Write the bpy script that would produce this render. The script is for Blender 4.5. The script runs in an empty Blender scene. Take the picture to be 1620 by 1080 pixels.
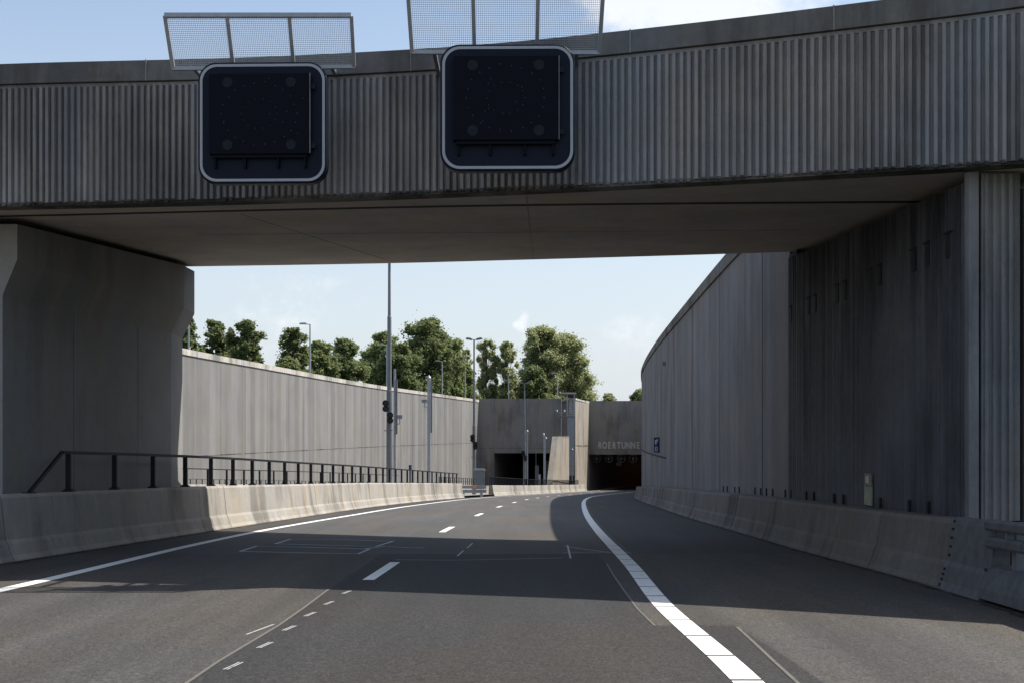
import bpy, bmesh, math, random
from mathutils import Vector, Matrix
R = math.radians
random.seed(7)
sc = bpy.context.scene
col = sc.collection

# ---------------------------------------------------------------- camera, sky, sun, exposure
F = 2040.0          # focal length in pixels of the 1620 px wide photograph
H0 = 690.0          # row of the true horizon
EYE = 1.4
cam_d = bpy.data.cameras.new('camera'); cam = bpy.data.objects.new('camera', cam_d); col.objects.link(cam)
cam.location = (0, 0, EYE); cam.rotation_euler = (R(90), 0, 0)
cam_d.sensor_width = 36; cam_d.lens = 36*F/1620
cam_d.shift_y = (H0-540)/1620
cam_d.clip_end = 8000
sc.camera = cam

KX, KY = 0.67, 0.24               # horizontal direction towards the sun per metre of height
AZ = math.atan2(KX, KY); EL = math.atan2(1, math.hypot(KX, KY))
w = bpy.data.worlds.new('World'); sc.world = w; w.use_nodes = True
nt = w.node_tree; N = nt.nodes; L = nt.links
bg = N['Background']
sky = N.new('ShaderNodeTexSky'); sky.sky_type = 'NISHITA'; sky.sun_disc = False
sky.sun_elevation = EL; sky.sun_rotation = AZ
sky.air_density = 1.1; sky.dust_density = 1.6; sky.ozone_density = 1.3
SKY_STRENGTH = 0.10
SUN_STRENGTH = 4.0
EXPOSURE = 0.75
tc = N.new('ShaderNodeTexCoord')
def wmath(op, a, b=None, c=None):
    n = N.new('ShaderNodeMath'); n.operation = op
    for i, s in enumerate((a, b, c)):
        if s is None: continue
        if isinstance(s, (int, float)): n.inputs[i].default_value = s
        else: L.new(s, n.inputs[i])
    return n.outputs[0]
nrm = N.new('ShaderNodeVectorMath'); nrm.operation = 'NORMALIZE'; L.new(tc.outputs['Generated'], nrm.inputs[0])
def wnoise(scale, detail, rough, stretch):
    m = N.new('ShaderNodeMapping'); m.inputs['Scale'].default_value = (1, 1, stretch)
    L.new(nrm.outputs[0], m.inputs['Vector'])
    n = N.new('ShaderNodeTexNoise'); n.inputs['Scale'].default_value = scale
    n.inputs['Detail'].default_value = detail; n.inputs['Roughness'].default_value = rough
    L.new(m.outputs[0], n.inputs['Vector']); return n.outputs['Fac']
n1 = wnoise(9, 8, .6, 2.0); n2 = wnoise(60, 8, .65, 1.2)
# cumulus banks: (azimuth deg from +Y, elevation deg, radius deg, weight)
banks = [(9.5, 19.3, 5.0, 1.0), (4.6, 19.6, 2.2, .8), (-11.0, 6.6, 3.4, .30), (-8.0, 7.0, 3.0, .26), (-4.5, 5.6, 2.6, .22), (5.5, 3.6, 2.4, .2),
         (.58, 5.3, .36, .55), (.42, 4.85, .34, .5), (.66, 4.3, .42, .5), (.1, 4.95, .2, .4), (7, 2.5, 4.5, .35), (-13, 3, 4, .35), (-40, 24, 16, .8), (45, 30, 20, .9), (170, 35, 30, .7), (100, 20, 25, .6), (-110, 25, 25, .7)]
tot = None
for az, el, rad, wt in banks:
    v = (math.sin(R(az))*math.cos(R(el)), math.cos(R(az))*math.cos(R(el)), math.sin(R(el)))
    d = N.new('ShaderNodeVectorMath'); d.operation = 'DOT_PRODUCT'; L.new(nrm.outputs[0], d.inputs[0]); d.inputs[1].default_value = v
    k = 1/(1-math.cos(R(rad)))
    s = wmath('SUBTRACT', 1.0, d.outputs['Value'])
    s = wmath('MULTIPLY', s, -k); s = wmath('EXPONENT', s); s = wmath('MULTIPLY', s, wt)
    tot = s if tot is None else wmath('ADD', tot, s)
nn = wmath('ADD', wmath('MULTIPLY', n1, .6), wmath('MULTIPLY', n2, .4))
m = wmath('MULTIPLY_ADD', tot, .62, wmath('SUBTRACT', nn, 0.76))
mr = N.new('ShaderNodeMapRange'); mr.interpolation_type = 'SMOOTHSTEP'
L.new(m, mr.inputs['Value']); mr.inputs['From Min'].default_value = 0.0; mr.inputs['From Max'].default_value = .32
mr.inputs['To Max'].default_value = .8
# thin high veil, denser towards the horizon
sep = N.new('ShaderNodeSeparateXYZ'); L.new(nrm.outputs[0], sep.inputs[0])
veil = N.new('ShaderNodeMapRange'); L.new(sep.outputs['Z'], veil.inputs['Value'])
veil.inputs['From Min'].default_value = .0; veil.inputs['From Max'].default_value = .32
veil.inputs['To Min'].default_value = .8; veil.inputs['To Max'].default_value = .14
mx0 = N.new('ShaderNodeMixRGB'); L.new(veil.outputs[0], mx0.inputs['Fac']); L.new(sky.outputs[0], mx0.inputs['Color1'])
mx0.inputs['Color2'].default_value = (4.6, 5.0, 5.6, 1)
mx = N.new('ShaderNodeMixRGB'); L.new(mr.outputs[0], mx.inputs['Fac']); L.new(mx0.outputs[0], mx.inputs['Color1'])
mx.inputs['Color2'].default_value = (6.3, 6.4, 6.6, 1)
L.new(mx.outputs[0], bg.inputs['Color']); bg.inputs['Strength'].default_value = SKY_STRENGTH

sd = bpy.data.lights.new('sun', 'SUN'); sd.energy = SUN_STRENGTH; sd.angle = R(.53); sd.color = (1, .945, .86)
so = bpy.data.objects.new('sun', sd); col.objects.link(so)
so.rotation_euler = Vector((KX, KY, 1)).to_track_quat('Z', 'Y').to_euler(); so.location = (40, 20, 60)
sc.view_settings.view_transform = 'Standard'; sc.view_settings.look = 'None'
sc.view_settings.exposure = EXPOSURE; sc.view_settings.gamma = 1

# ---------------------------------------------------------------- materials
def mat_new(name):
    m = bpy.data.materials.new(name); m.use_nodes = True
    return m, m.node_tree.nodes, m.node_tree.links, m.node_tree.nodes['Principled BSDF']
def plain(name, c, rough=.5, metal=0.0, emit=None, es=0, noise=.15, nscale=6, spec=.5):
    m, n, l, b = mat_new(name)
    b.inputs['Roughness'].default_value = rough; b.inputs['Metallic'].default_value = metal
    b.inputs['Specular IOR Level'].default_value = spec
    t = n.new('ShaderNodeTexCoord'); nz = n.new('ShaderNodeTexNoise'); nz.inputs['Scale'].default_value = nscale; nz.inputs['Detail'].default_value = 5
    l.new(t.outputs['Object'], nz.inputs['Vector'])
    r = n.new('ShaderNodeValToRGB'); l.new(nz.outputs['Fac'], r.inputs[0])
    r.color_ramp.elements[0].position = .3; r.color_ramp.elements[1].position = .7
    r.color_ramp.elements[0].color = tuple(x*(1-noise) for x in c)+(1,); r.color_ramp.elements[1].color = tuple(min(1, x*(1+noise)) for x in c)+(1,)
    l.new(r.outputs[0], b.inputs['Base Color'])
    if emit: b.inputs['Emission Color'].default_value = emit+(1,); b.inputs['Emission Strength'].default_value = es
    return m
def concrete(name, c, *a_, topg=None, **k_):
    m = concrete_(name, c, *a_, **k_)
    if topg:
        # rain-washed soot running down from the joint at the top
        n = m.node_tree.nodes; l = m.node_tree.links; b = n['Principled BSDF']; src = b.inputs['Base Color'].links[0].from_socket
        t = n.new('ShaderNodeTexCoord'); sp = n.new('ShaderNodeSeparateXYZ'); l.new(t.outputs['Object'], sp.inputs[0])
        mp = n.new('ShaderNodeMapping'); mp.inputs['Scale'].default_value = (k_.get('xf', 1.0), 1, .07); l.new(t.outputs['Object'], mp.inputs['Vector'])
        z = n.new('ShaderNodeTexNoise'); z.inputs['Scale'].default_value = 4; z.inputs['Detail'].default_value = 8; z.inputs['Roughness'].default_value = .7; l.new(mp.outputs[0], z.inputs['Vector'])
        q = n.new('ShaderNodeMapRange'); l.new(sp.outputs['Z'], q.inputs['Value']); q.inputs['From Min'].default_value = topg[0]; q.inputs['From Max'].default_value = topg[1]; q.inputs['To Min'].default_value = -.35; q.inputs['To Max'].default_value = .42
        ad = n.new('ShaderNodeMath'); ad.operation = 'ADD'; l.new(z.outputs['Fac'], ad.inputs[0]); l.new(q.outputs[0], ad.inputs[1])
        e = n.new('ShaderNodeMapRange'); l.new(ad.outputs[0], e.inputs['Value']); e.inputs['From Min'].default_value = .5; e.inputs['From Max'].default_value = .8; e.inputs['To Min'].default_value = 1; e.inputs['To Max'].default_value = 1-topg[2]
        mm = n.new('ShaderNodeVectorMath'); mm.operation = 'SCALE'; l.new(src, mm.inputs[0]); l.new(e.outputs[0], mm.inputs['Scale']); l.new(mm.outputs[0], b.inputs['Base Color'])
    return m
def concrete_(name, c, streak=.25, blotch=.2, grime=.0, gscale=.8, gsharp=.6, band=0.0, rough=.85, bump=.3, warm=(1.06, 1.0, .92), pores=.5, xf=1.0):
    """concrete with vertical weather streaks, blotches, dark grime runs and board-width bands"""
    m, n, l, b = mat_new(name)
    b.inputs['Roughness'].default_value = rough; b.inputs['Specular IOR Level'].default_value = .25
    t = n.new('ShaderNodeTexCoord')
    def nz(scale, sx, sz, detail=6, rg=.6, off=0):
        mp = n.new('ShaderNodeMapping'); mp.inputs['Scale'].default_value = (sx*(xf if sz < .5 else 1), sx, sz); mp.inputs['Location'].default_value = (off, off*.7, off*.3)
        l.new(t.outputs['Object'], mp.inputs['Vector'])
        k = n.new('ShaderNodeTexNoise'); k.inputs['Scale'].default_value = scale; k.inputs['Detail'].default_value = detail; k.inputs['Roughness'].default_value = rg
        l.new(mp.outputs[0], k.inputs['Vector']); return k.outputs['Fac']
    def rng(s, a, b_, lo, hi):
        k = n.new('ShaderNodeMapRange'); l.new(s, k.inputs['Value']); k.inputs['From Min'].default_value = a; k.inputs['From Max'].default_value = b_
        k.inputs['To Min'].default_value = lo; k.inputs['To Max'].default_value = hi; return k.outputs[0]
    def mul(a, b_):
        k = n.new('ShaderNodeMath'); k.operation = 'MULTIPLY'; l.new(a, k.inputs[0]); l.new(b_, k.inputs[1]); return k.outputs[0]
    v = rng(nz(3.0, 1, .05), .3, .7, 1-streak, 1+streak)
    v = mul(v, rng(nz(11.0, 1, .04, off=3), .3, .7, 1-streak*.6, 1+streak*.6))
    v = mul(v, rng(nz(.55, 1, 1, 8, .65, 9), .3, .7, 1-blotch, 1+blotch))
    v = mul(v, rng(nz(7, 1, 1, 8, .7, 4), .3, .7, 1-blotch*.5, 1+blotch*.5))
    if pores: v = mul(v, rng(nz(45, 1, 1, 2, .5, 5), .26, .36, 1-pores*.5, 1))
    if band:
        v = mul(v, rng(nz(1.0, 1, .004, 1, .3, 11), .35, .65, 1-band, 1+band))
    if grime:
        g = mul(nz(1.5, 1, .12, 8, .7, 21), rng(nz(.35, 1, .6, 3, .5, 31), .35, .65, .6, 1.35))
        v = mul(v, rng(g, gsharp-.12, gsharp+.08, 1, 1-grime))
    cr = n.new('ShaderNodeMixRGB'); cr.inputs['Color1'].default_value = tuple(x*y for x, y in zip(c, warm))+(1,)
    cr.inputs['Color2'].default_value = (c[0]*.95, c[1]*.99, c[2]*1.05, 1); l.new(rng(nz(.8, 1, .4, 4, .6, 40), .35, .65, 0, 1), cr.inputs['Fac'])
    mm = n.new('ShaderNodeVectorMath'); mm.operation = 'SCALE'; l.new(cr.outputs[0], mm.inputs[0]); l.new(v, mm.inputs['Scale'])
    l.new(mm.outputs[0], b.inputs['Base Color'])
    bp = n.new('ShaderNodeBump'); bp.inputs['Strength'].default_value = bump; bp.inputs['Distance'].default_value = .02
    l.new(nz(18, 1, .6, 8, .7, 2), bp.inputs['Height']); l.new(bp.outputs[0], b.inputs['Normal'])
    return m
def asphalt(name, c, speck=.35, blotch=.12, stretch=.25):
    m, n, l, b = mat_new(name)
    b.inputs['Roughness'].default_value = .82; b.inputs['Specular IOR Level'].default_value = .3
    t = n.new('ShaderNodeTexCoord')
    def nz(scale, sy, detail, rg, off=0):
        mp = n.new('ShaderNodeMapping'); mp.inputs['Scale'].default_value = (1, sy, 1); mp.inputs['Location'].default_value = (off, off, off)
        l.new(t.outputs['Object'], mp.inputs['Vector'])
        k = n.new('ShaderNodeTexNoise'); k.inputs['Scale'].default_value = scale; k.inputs['Detail'].default_value = detail; k.inputs['Roughness'].default_value = rg
        l.new(mp.outputs[0], k.inputs['Vector']); return k.outputs['Fac']
    def rng(s, a, b_, lo, hi):
        k = n.new('ShaderNodeMapRange'); l.new(s, k.inputs['Value']); k.inputs['From Min'].default_value = a; k.inputs['From Max'].default_value = b_
        k.inputs['To Min'].default_value = lo; k.inputs['To Max'].default_value = hi; return k.outputs[0]
    def mul(a, b_):
        k = n.new('ShaderNodeMath'); k.operation = 'MULTIPLY'; l.new(a, k.inputs[0]); l.new(b_, k.inputs[1]); return k.outputs[0]
    v = rng(nz(60, 1, 3, .7), .36, .64, 1-speck, 1+speck)
    v = mul(v, rng(nz(26, .6, 4, .8, 7), .4, .6, 1-speck*.45, 1+speck*.45))
    v = mul(v, rng(nz(.5, stretch, 6, .6, 3), .3, .7, 1-blotch, 1+blotch))
    v = mul(v, rng(nz(2.2, stretch*.2, 4, .6, 5), .35, .65, 1-blotch, 1+blotch))
    v = mul(v, rng(nz(1.1, .05, 5, .6, 25), .35, .65, 1-blotch*.7, 1+blotch*.7))
    v = mul(v, rng(nz(.9, 1, 7, .75, 35), .28, .38, 1-blotch*1.6, 1))
    cr = n.new('ShaderNodeMixRGB'); cr.inputs['Color1'].default_value = (c[0]*1.08, c[1], c[2]*.9, 1); cr.inputs['Color2'].default_value = (c[0]*.97, c[1], c[2]*1.04, 1)
    l.new(rng(nz(.4, .5, 3, .5, 17), .4, .6, 0, 1), cr.inputs['Fac'])
    mm = n.new('ShaderNodeVectorMath'); mm.operation = 'SCALE'; l.new(cr.outputs[0], mm.inputs[0]); l.new(v, mm.inputs['Scale'])
    l.new(mm.outputs[0], b.inputs['Base Color'])
    bp = n.new('ShaderNodeBump'); bp.inputs['Strength'].default_value = .5; bp.inputs['Distance'].default_value = .006
    l.new(nz(70, 1, 3, .7, 2), bp.inputs['Height']); l.new(bp.outputs[0], b.inputs['Normal'])
    return m
def paint(name, c, wear=.45):
    m, n, l, b = mat_new(name); b.inputs['Roughness'].default_value = .6
    t = n.new('ShaderNodeTexCoord'); k = n.new('ShaderNodeTexNoise'); k.inputs['Scale'].default_value = 9; k.inputs['Detail'].default_value = 9; k.inputs['Roughness'].default_value = .75
    l.new(t.outputs['Object'], k.inputs['Vector'])
    r = n.new('ShaderNodeValToRGB'); l.new(k.outputs['Fac'], r.inputs[0])
    r.color_ramp.elements[0].position = .33; r.color_ramp.elements[1].position = .46
    r.color_ramp.elements[0].color = tuple(x*wear for x in c)+(1,); r.color_ramp.elements[1].color = c+(1,)
    l.new(r.outputs[0], b.inputs['Base Color']); return m
def leafmat(name, c, tr=.35):
    m, n, l, b = mat_new(name); b.inputs['Roughness'].default_value = .6; b.inputs['Specular IOR Level'].default_value = .2
    t = n.new('ShaderNodeTexCoord'); k = n.new('ShaderNodeTexNoise'); k.inputs['Scale'].default_value = .9; k.inputs['Detail'].default_value = 5; k.inputs['Roughness'].default_value = .8
    l.new(t.outputs['Object'], k.inputs['Vector'])
    r = n.new('ShaderNodeValToRGB'); l.new(k.outputs['Fac'], r.inputs[0]); r.color_ramp.elements[0].position = .3; r.color_ramp.elements[1].position = .7
    r.color_ramp.elements[0].color = (c[0]*.7, c[1]*.75, c[2]*.8, 1); r.color_ramp.elements[1].color = (c[0]*1.4, c[1]*1.25, c[2]*1.1, 1)
    l.new(r.outputs[0], b.inputs['Base Color'])
    tl = n.new('ShaderNodeBsdfTranslucent'); l.new(r.outputs[0], tl.inputs['Color'])
    ms = n.new('ShaderNodeMixShader'); ms.inputs[0].default_value = tr; l.new(b.outputs[0], ms.inputs[1]); l.new(tl.outputs[0], ms.inputs[2])
    l.new(ms.outputs[0], n['Material Output'].inputs['Surface']); return m

M = {}
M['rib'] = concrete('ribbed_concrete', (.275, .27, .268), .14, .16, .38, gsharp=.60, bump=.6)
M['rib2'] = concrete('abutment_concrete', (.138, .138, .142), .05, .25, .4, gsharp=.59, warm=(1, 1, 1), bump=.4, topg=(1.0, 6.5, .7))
M['cap'] = concrete('parapet_concrete', (.155, .151, .145), .08, .22, .4, gsharp=.58)
M['soffit'] = concrete('soffit_concrete', (.47, .43, .38), .04, .18, .0, bump=.2)
M['pier'] = concrete('pier_concrete', (.27, .262, .25), .012, .12, .2, gsharp=.64, topg=(4.7, 7.2, .65), xf=.12)
M['pierstain'] = concrete('stained_concrete', (.15, .142, .132), .25, .3, .7, gsharp=.5)
M['wall'] = concrete('wall_concrete', (.205, .197, .184), .03, .07, .12, gsharp=.64, band=.14, warm=(1.01, 1, .985))
M['wallr'] = concrete('shaded_wall_concrete', (.195, .19, .188), .06, .12, .3, gsharp=.62, band=.09)
M['coping'] = concrete('coping_concrete', (.46, .44, .40), .1, .25, .5, gsharp=.58)
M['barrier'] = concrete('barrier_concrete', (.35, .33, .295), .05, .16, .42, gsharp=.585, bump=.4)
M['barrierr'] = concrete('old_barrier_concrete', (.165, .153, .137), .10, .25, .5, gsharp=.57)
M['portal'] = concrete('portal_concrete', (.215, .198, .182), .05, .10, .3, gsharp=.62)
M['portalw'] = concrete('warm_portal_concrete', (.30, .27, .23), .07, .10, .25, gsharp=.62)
M['dark'] = plain('black_joint_and_shade', (.012, .012, .013), .9)  # dark joints, and shade in grooves and gaps painted black
M['asph'] = asphalt('old_asphalt', (.060, .056, .051), .55, .14)
M['asph_new'] = asphalt('dark_asphalt', (.033, .0315, .031), .6, .08)
M['asph_far'] = asphalt('grey_asphalt', (.074, .071, .068), .3, .10)
M['asph_sh'] = asphalt('shoulder_asphalt', (.046, .043, .040), .45, .16)
M['line'] = paint('road_paint', (.78, .78, .75), .6)
M['loop'] = paint('pale_sealant', (.5, .5, .52), .45)
M['seam'] = paint('seam_sealant', (.13, .12, .10), .45)
M['tick'] = paint('worn_tick_paint', (.42, .42, .41), .3)
M['rail'] = plain('dark_rail_paint', (.012, .014, .019), .5, .1, spec=.3)
M['galv'] = plain('galvanised_steel', (.34, .36, .39), .5, .35, noise=.1)
M['galvd'] = plain('dull_galvanised_steel', (.17, .18, .195), .55, .3, noise=.12)
M['steelp'] = plain('grey_steel_sheet', (.26, .28, .30), .55, .15, noise=.2)
M['steeld'] = plain('weathered_steel_sheet', (.10, .103, .108), .7, .05, noise=.25, spec=.3)
M['slotshade'] = plain('slot_shadow_grey', (.05, .05, .052), .9)  # shade inside the far drain slots, painted onto solid boxes
M['signblack'] = plain('sign_black', (.004, .008, .020), .5, noise=.1, spec=.16)
M['signin'] = plain('sign_inner_black', (.002, .003, .008), .5, noise=.1, spec=.10)
M['signline'] = plain('sign_border_grey', (.36, .37, .40), .5, noise=.04)
M['lens'] = plain('sign_lens', (.006, .0085, .014), .4, spec=.18)
M['led'] = plain('led_bead', (.03, .035, .045), .3)
M['white'] = plain('white_paint', (.62, .63, .64), .5, noise=.06)
M['blue'] = plain('blue_sign', (.014, .035, .14), .4)
M['cabinet'] = plain('cabinet_grey', (.16, .18, .20), .6)
M['orange'] = plain('orange_reflector', (.75, .30, .03), .4)
M['black'] = plain('black_plastic', (.014, .014, .016), .5)
M['letter'] = plain('letter_metal', (.48, .46, .42), .5, .1)
M['tunnelwall'] = plain('tunnel_lining', (.22, .20, .19), .7)
M['sodium'] = plain('sodium_lamp', (.8, .4, .15), .5, emit=(1, .16, .03), es=1.1)
M['grass'] = plain('grass_ground', (.05, .075, .025), .9, noise=.35, nscale=.6)
M['gravel'] = plain('median_gravel', (.23, .215, .19), .9, noise=.3, nscale=14)
M['dirt'] = plain('gutter_dirt', (.05, .043, .033), .95, noise=.5, nscale=20, spec=.1)
M['bark'] = plain('bark', (.055, .048, .04), .9, noise=.3, nscale=3)
M['leafd'] = leafmat('leaf_dark', (.175, .22, .105), .62)
M['leafl'] = leafmat('leaf_light', (.34, .38, .21), .62)
M['leafm'] = leafmat('leaf_mid', (.22, .27, .125), .62)

# ---------------------------------------------------------------- helpers
def tag(o, label=None, cat=None, group=None, kind=None):
    if label: o['label'] = label
    if cat: o['category'] = cat
    if group: o['group'] = group
    if kind: o['kind'] = kind
    return o
def empty(name, loc=(0, 0, 0), rz=0):
    o = bpy.data.objects.new(name, None); o.empty_display_size = .3; col.objects.link(o); o.location = loc; o.rotation_euler = (0, 0, rz)
    return o
class MB:
    def __init__(s): s.v = []; s.f = []; s.g = []
    def each(s, name, mat, parent):
        for i, (a, fa) in enumerate(s.g):
            b, fb_ = s.g[i+1] if i+1 < len(s.g) else (len(s.v), len(s.f))
            m_ = MB(); m_.add(s.v[a:b], [tuple(q-a for q in f) for f in s.f[fa:fb_]]); m_.build(name, mat, parent)
    def add(s, vs, fs):
        s.g.append((len(s.v), len(s.f)))
        k = len(s.v); s.v += [tuple(p) for p in vs]; s.f += [tuple(i+k for i in f) for f in fs]; return s
    def box(s, c, d, rot=None):
        x, y, z = d[0]/2, d[1]/2, d[2]/2
        vs = [Vector(p) for p in ((-x,-y,-z),(x,-y,-z),(x,y,-z),(-x,y,-z),(-x,-y,z),(x,-y,z),(x,y,z),(-x,y,z))]
        if rot is not None: vs = [rot @ p for p in vs]
        return s.add([p+Vector(c) for p in vs], [(3,2,1,0),(4,5,6,7),(0,1,5,4),(1,2,6,5),(2,3,7,6),(3,0,4,7)])
    def bar(s, a, b, wx, wy=None, up=(0, 0, 1)):
        a = Vector(a); b = Vector(b); wy = wy or wx; d = (b-a); ln = d.length; d.normalize()
        u = Vector(up);
        if abs(d.dot(u)) > .98: u = Vector((0, 1, 0))
        x = d.cross(u).normalized(); y = x.cross(d).normalized()
        rot = Matrix((x, d, y)).transposed()
        return s.box((a+b)/2, (wx, ln, wy), rot)
    def tube(s, pts, r, n=10, caps=True):
        pts = [Vector(p) for p in pts]; rs = r if isinstance(r, (list, tuple)) else [r]*len(pts)
        k = len(s.v); up = Vector((0, 0, 1))
        for i, p in enumerate(pts):
            t = (pts[min(i+1, len(pts)-1)]-pts[max(i-1, 0)]).normalized()
            u = up if abs(t.dot(up)) < .95 else Vector((1, 0, 0))
            x = t.cross(u).normalized(); y = x.cross(t).normalized()
            for j in range(n):
                a = 2*math.pi*j/n; s.v.append(tuple(p+(x*math.cos(a)+y*math.sin(a))*rs[i]))
        for i in range(len(pts)-1):
            for j in range(n):
                a = k+i*n+j; b = k+i*n+(j+1) % n; s.f.append((a, b, b+n, a+n))
        if caps: s.f.append(tuple(k+j for j in range(n))[::-1]); s.f.append(tuple(k+(len(pts)-1)*n+j for j in range(n)))
        return s
    def grid(s, rows, closed=False):
        n = len(rows[0]); k = len(s.v)
        for r in rows: s.v += [tuple(p) for p in r]
        for i in range(len(rows)-1):
            for j in range(n if closed else n-1):
                a = k+i*n+j; b = k+i*n+(j+1) % n; s.f.append((a, b, b+n, a+n))
        return s
    def loft(s, rows):
        """closed sections lofted with end caps"""
        k = len(s.v); n = len(rows[0]); s.grid(rows, True)
        s.f.append(tuple(k+j for j in range(n))[::-1]); s.f.append(tuple(k+(len(rows)-1)*n+j for j in range(n)))
        return s
    def build(s, name, mat, parent=None, smooth=False, origin=None):
        o_ = Vector(parent.location) if parent is not None else Vector(origin or (0, 0, 0))
        me = bpy.data.meshes.new(name)
        vs = [tuple(Vector(p)-o_) for p in s.v]
        if parent is not None and parent.rotation_euler.z: 
            rr = Matrix.Rotation(-parent.rotation_euler.z, 3, 'Z'); vs = [tuple(rr @ Vector(p)) for p in vs]
        me.from_pydata(vs, [], s.f); me.materials.append(mat)
        bm = bmesh.new(); bm.from_mesh(me); bmesh.ops.recalc_face_normals(bm, faces=bm.faces); bm.to_mesh(me); bm.free()
        if smooth: me.shade_smooth()
        o = bpy.data.objects.new(name, me); col.objects.link(o)
        if parent is not None: o.parent = parent
        else: o.location = o_
        return o
def copy_tree(o, parent=None):
    c = o.copy(); col.objects.link(c); c.parent = parent
    for ch in list(o.children): copy_tree(ch, c)
    return c
def interp(tab):
    xs = [a for a, b in tab]; ys = [b for a, b in tab]; n = len(xs)
    ms = []
    for i in range(n):
        if i == 0: ms.append((ys[1]-ys[0])/(xs[1]-xs[0]))
        elif i == n-1: ms.append((ys[-1]-ys[-2])/(xs[-1]-xs[-2]))
        else: ms.append((ys[i+1]-ys[i-1])/(xs[i+1]-xs[i-1]))
    def f(x):
        if x <= xs[0]: return ys[0]+ms[0]*(x-xs[0])
        if x >= xs[-1]: return ys[-1]+ms[-1]*(x-xs[-1])
        i = max(j for j in range(n-1) if xs[j] <= x); h = xs[i+1]-xs[i]; t = (x-xs[i])/h
        return ((2*t**3-3*t*t+1)*ys[i]+(t**3-2*t*t+t)*h*ms[i]+(-2*t**3+3*t*t)*ys[i+1]+(t**3-t*t)*h*ms[i+1])
    return f
def E(zrel): return EYE+zrel
# road level (relative to the eye) and lane line position with distance
zr = interp([(-60, .07), (0, -1.4), (16, -1.792), (28, -2.086), (40, -2.47), (52, -2.86), (64, -3.29), (76, -3.73), (88, -4.19), (100, -4.66), (120, -5.45), (140, -6.2), (160, -6.9), (175, -7.42), (192, -7.95), (260, -9.3), (330, -10.2)])
def rz(d): return EYE+zr(d)
xc = interp([(-60, -3.2), (8, -2.0), (15.9, -1.80), (28, -1.53), (40, -1.125), (52, -.60), (64, .03), (76, .78), (88, 1.66), (100, 2.68), (118, 4.65), (140, 7.75), (157, 10.5), (175, 13.75), (192, 17.1), (260, 33), (330, 54)])
roff = interp([(-60, 3.4), (8.4, 3.53), (13.3, 3.41), (18.6, 3.45), (28.5, 3.43), (60, 3.52), (200, 3.52)])    # right edge line
loff = interp([(-60, -4.1), (14.6, -4.02), (23, -4.12), (57, -3.90), (80, -3.90), (130, -3.7), (175, -3.55), (300, -3.55)])
boff = interp([(-60, -7.0), (8, -6.2), (18.7, -5.68), (24, -5.35), (29, -5.14), (46, -5.12), (80, -5.1), (130, -4.75), (175, -4.3), (300, -4.2)])  # left barrier foot
wr = interp([(-60, 8.0), (15, 5.6), (26, 5.6), (34, 5.85), (52, 6.75), (64, 7.4), (76, 8.15), (88, 9.02), (100, 10.05), (118, 12.05), (140, 15.1), (157, 18), (192, 24.6)])  # right wall face
rboff = interp([(-60, 6.7), (14.9, 6.76), (22.7, 6.50), (35, 6.4), (52, 6.5), (100, 6.75), (200, 6.9)])         # right barrier foot
wl = interp([(-60, -27), (20, -21.5), (50, -19.9), (72.9, -18.6), (90, -16.9), (110, -14.9), (127.5, -12.6), (150, -8.6), (170, -5.2), (174, -4.5)])      # left wall face
GZ = E(4.95)
def frange(a, b, st):
    if b < a: return frange(b, a, st)[::-1]
    n = max(1, int(math.ceil((b-a)/st))); return [a+(b-a)*i/n for i in range(n+1)]
def px(x, y):
    """point of the road surface seen at pixel x, y of the photograph"""
    lo, hi = 4.0, 200.0; t = (y-H0)/F
    for _ in range(60):
        m_ = (lo+hi)/2
        if -zr(m_)/m_ > t: lo = m_
        else: hi = m_
    return ((x-810)/F*lo, lo)
def sheet(o0, o1, d0, d1, dz, step=2):
    f0 = o0 if callable(o0) else (lambda d: o0); f1 = o1 if callable(o1) else (lambda d: o1)
    mb = MB(); mb.grid([[(xc(d)+f0(d)+(f1(d)-f0(d))*t, d, rz(d)+dz) for t in (0, .5, 1)] for d in frange(d0, d1, step)]); return mb
def road_poly(pts, dz):
    mb = MB(); mb.add([(x, d, rz(d)+dz) for x, d in pts], [tuple(range(len(pts)))]); return mb
def line_strip(pts, wd, dz, mb=None):
    """thin strip along road points"""
    mb = mb or MB(); P = []
    for (a, b) in zip(pts[:-1], pts[1:]):
        n = max(1, int(abs(b[1]-a[1])/1.5))
        for i in range(n): P.append((a[0]+(b[0]-a[0])*i/n, a[1]+(b[1]-a[1])*i/n))
    P.append(pts[-1]); rows = []
    for i, p in enumerate(P):
        a = Vector(P[max(0, i-1)]); b = Vector(P[min(len(P)-1, i+1)]); t = (b-a).normalized(); nn_ = Vector((t.y, -t.x))*wd/2
        rows.append([(p[0]-nn_.x, p[1]-nn_.y, rz(p[1]-nn_.y)+dz), (p[0]+nn_.x, p[1]+nn_.y, rz(p[1]+nn_.y)+dz)])
    mb.grid(rows); return mb

# ---------------------------------------------------------------- ground and roads
g = MB()
ds = frange(-60, 174, 9)
g.grid([[(-4000, d, GZ-.3), (wl(d)-.4, d, GZ-.3)] for d in ds])
g.grid([[(wr(d)+.45, d, GZ-.3), (4000, d, GZ-.3)] for d in frange(26, 192, 8)])
g.grid([[(6.4, d, rz(d)+.3), (9, d, rz(d)+.6), (19, d, GZ-.3), (4000, d, GZ-.3)] for d in frange(-60, 14.5, 8)])
g.grid([[(-4000, 174.3, GZ-.3), (7.3, 174.3, GZ-.3)], [(-4000, 192.3, GZ-.3), (11.4, 192.3, GZ-.3)]])
g.grid([[(x, d, GZ-.3) for x in (-4000, 11.5, 4000)] for d in (192.5, 500, 5000)])
g.grid([[(x, d, E(-12)) for x in (-60, 80)] for d in (-60, 330)])          # clay bed below the cutting
g.grid([[(x, d, E(.0)) for x in (-4000, 4000)] for d in (-4000, -60)])
ground = g.build('ground', M['grass']); tag(ground, kind='structure')

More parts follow.
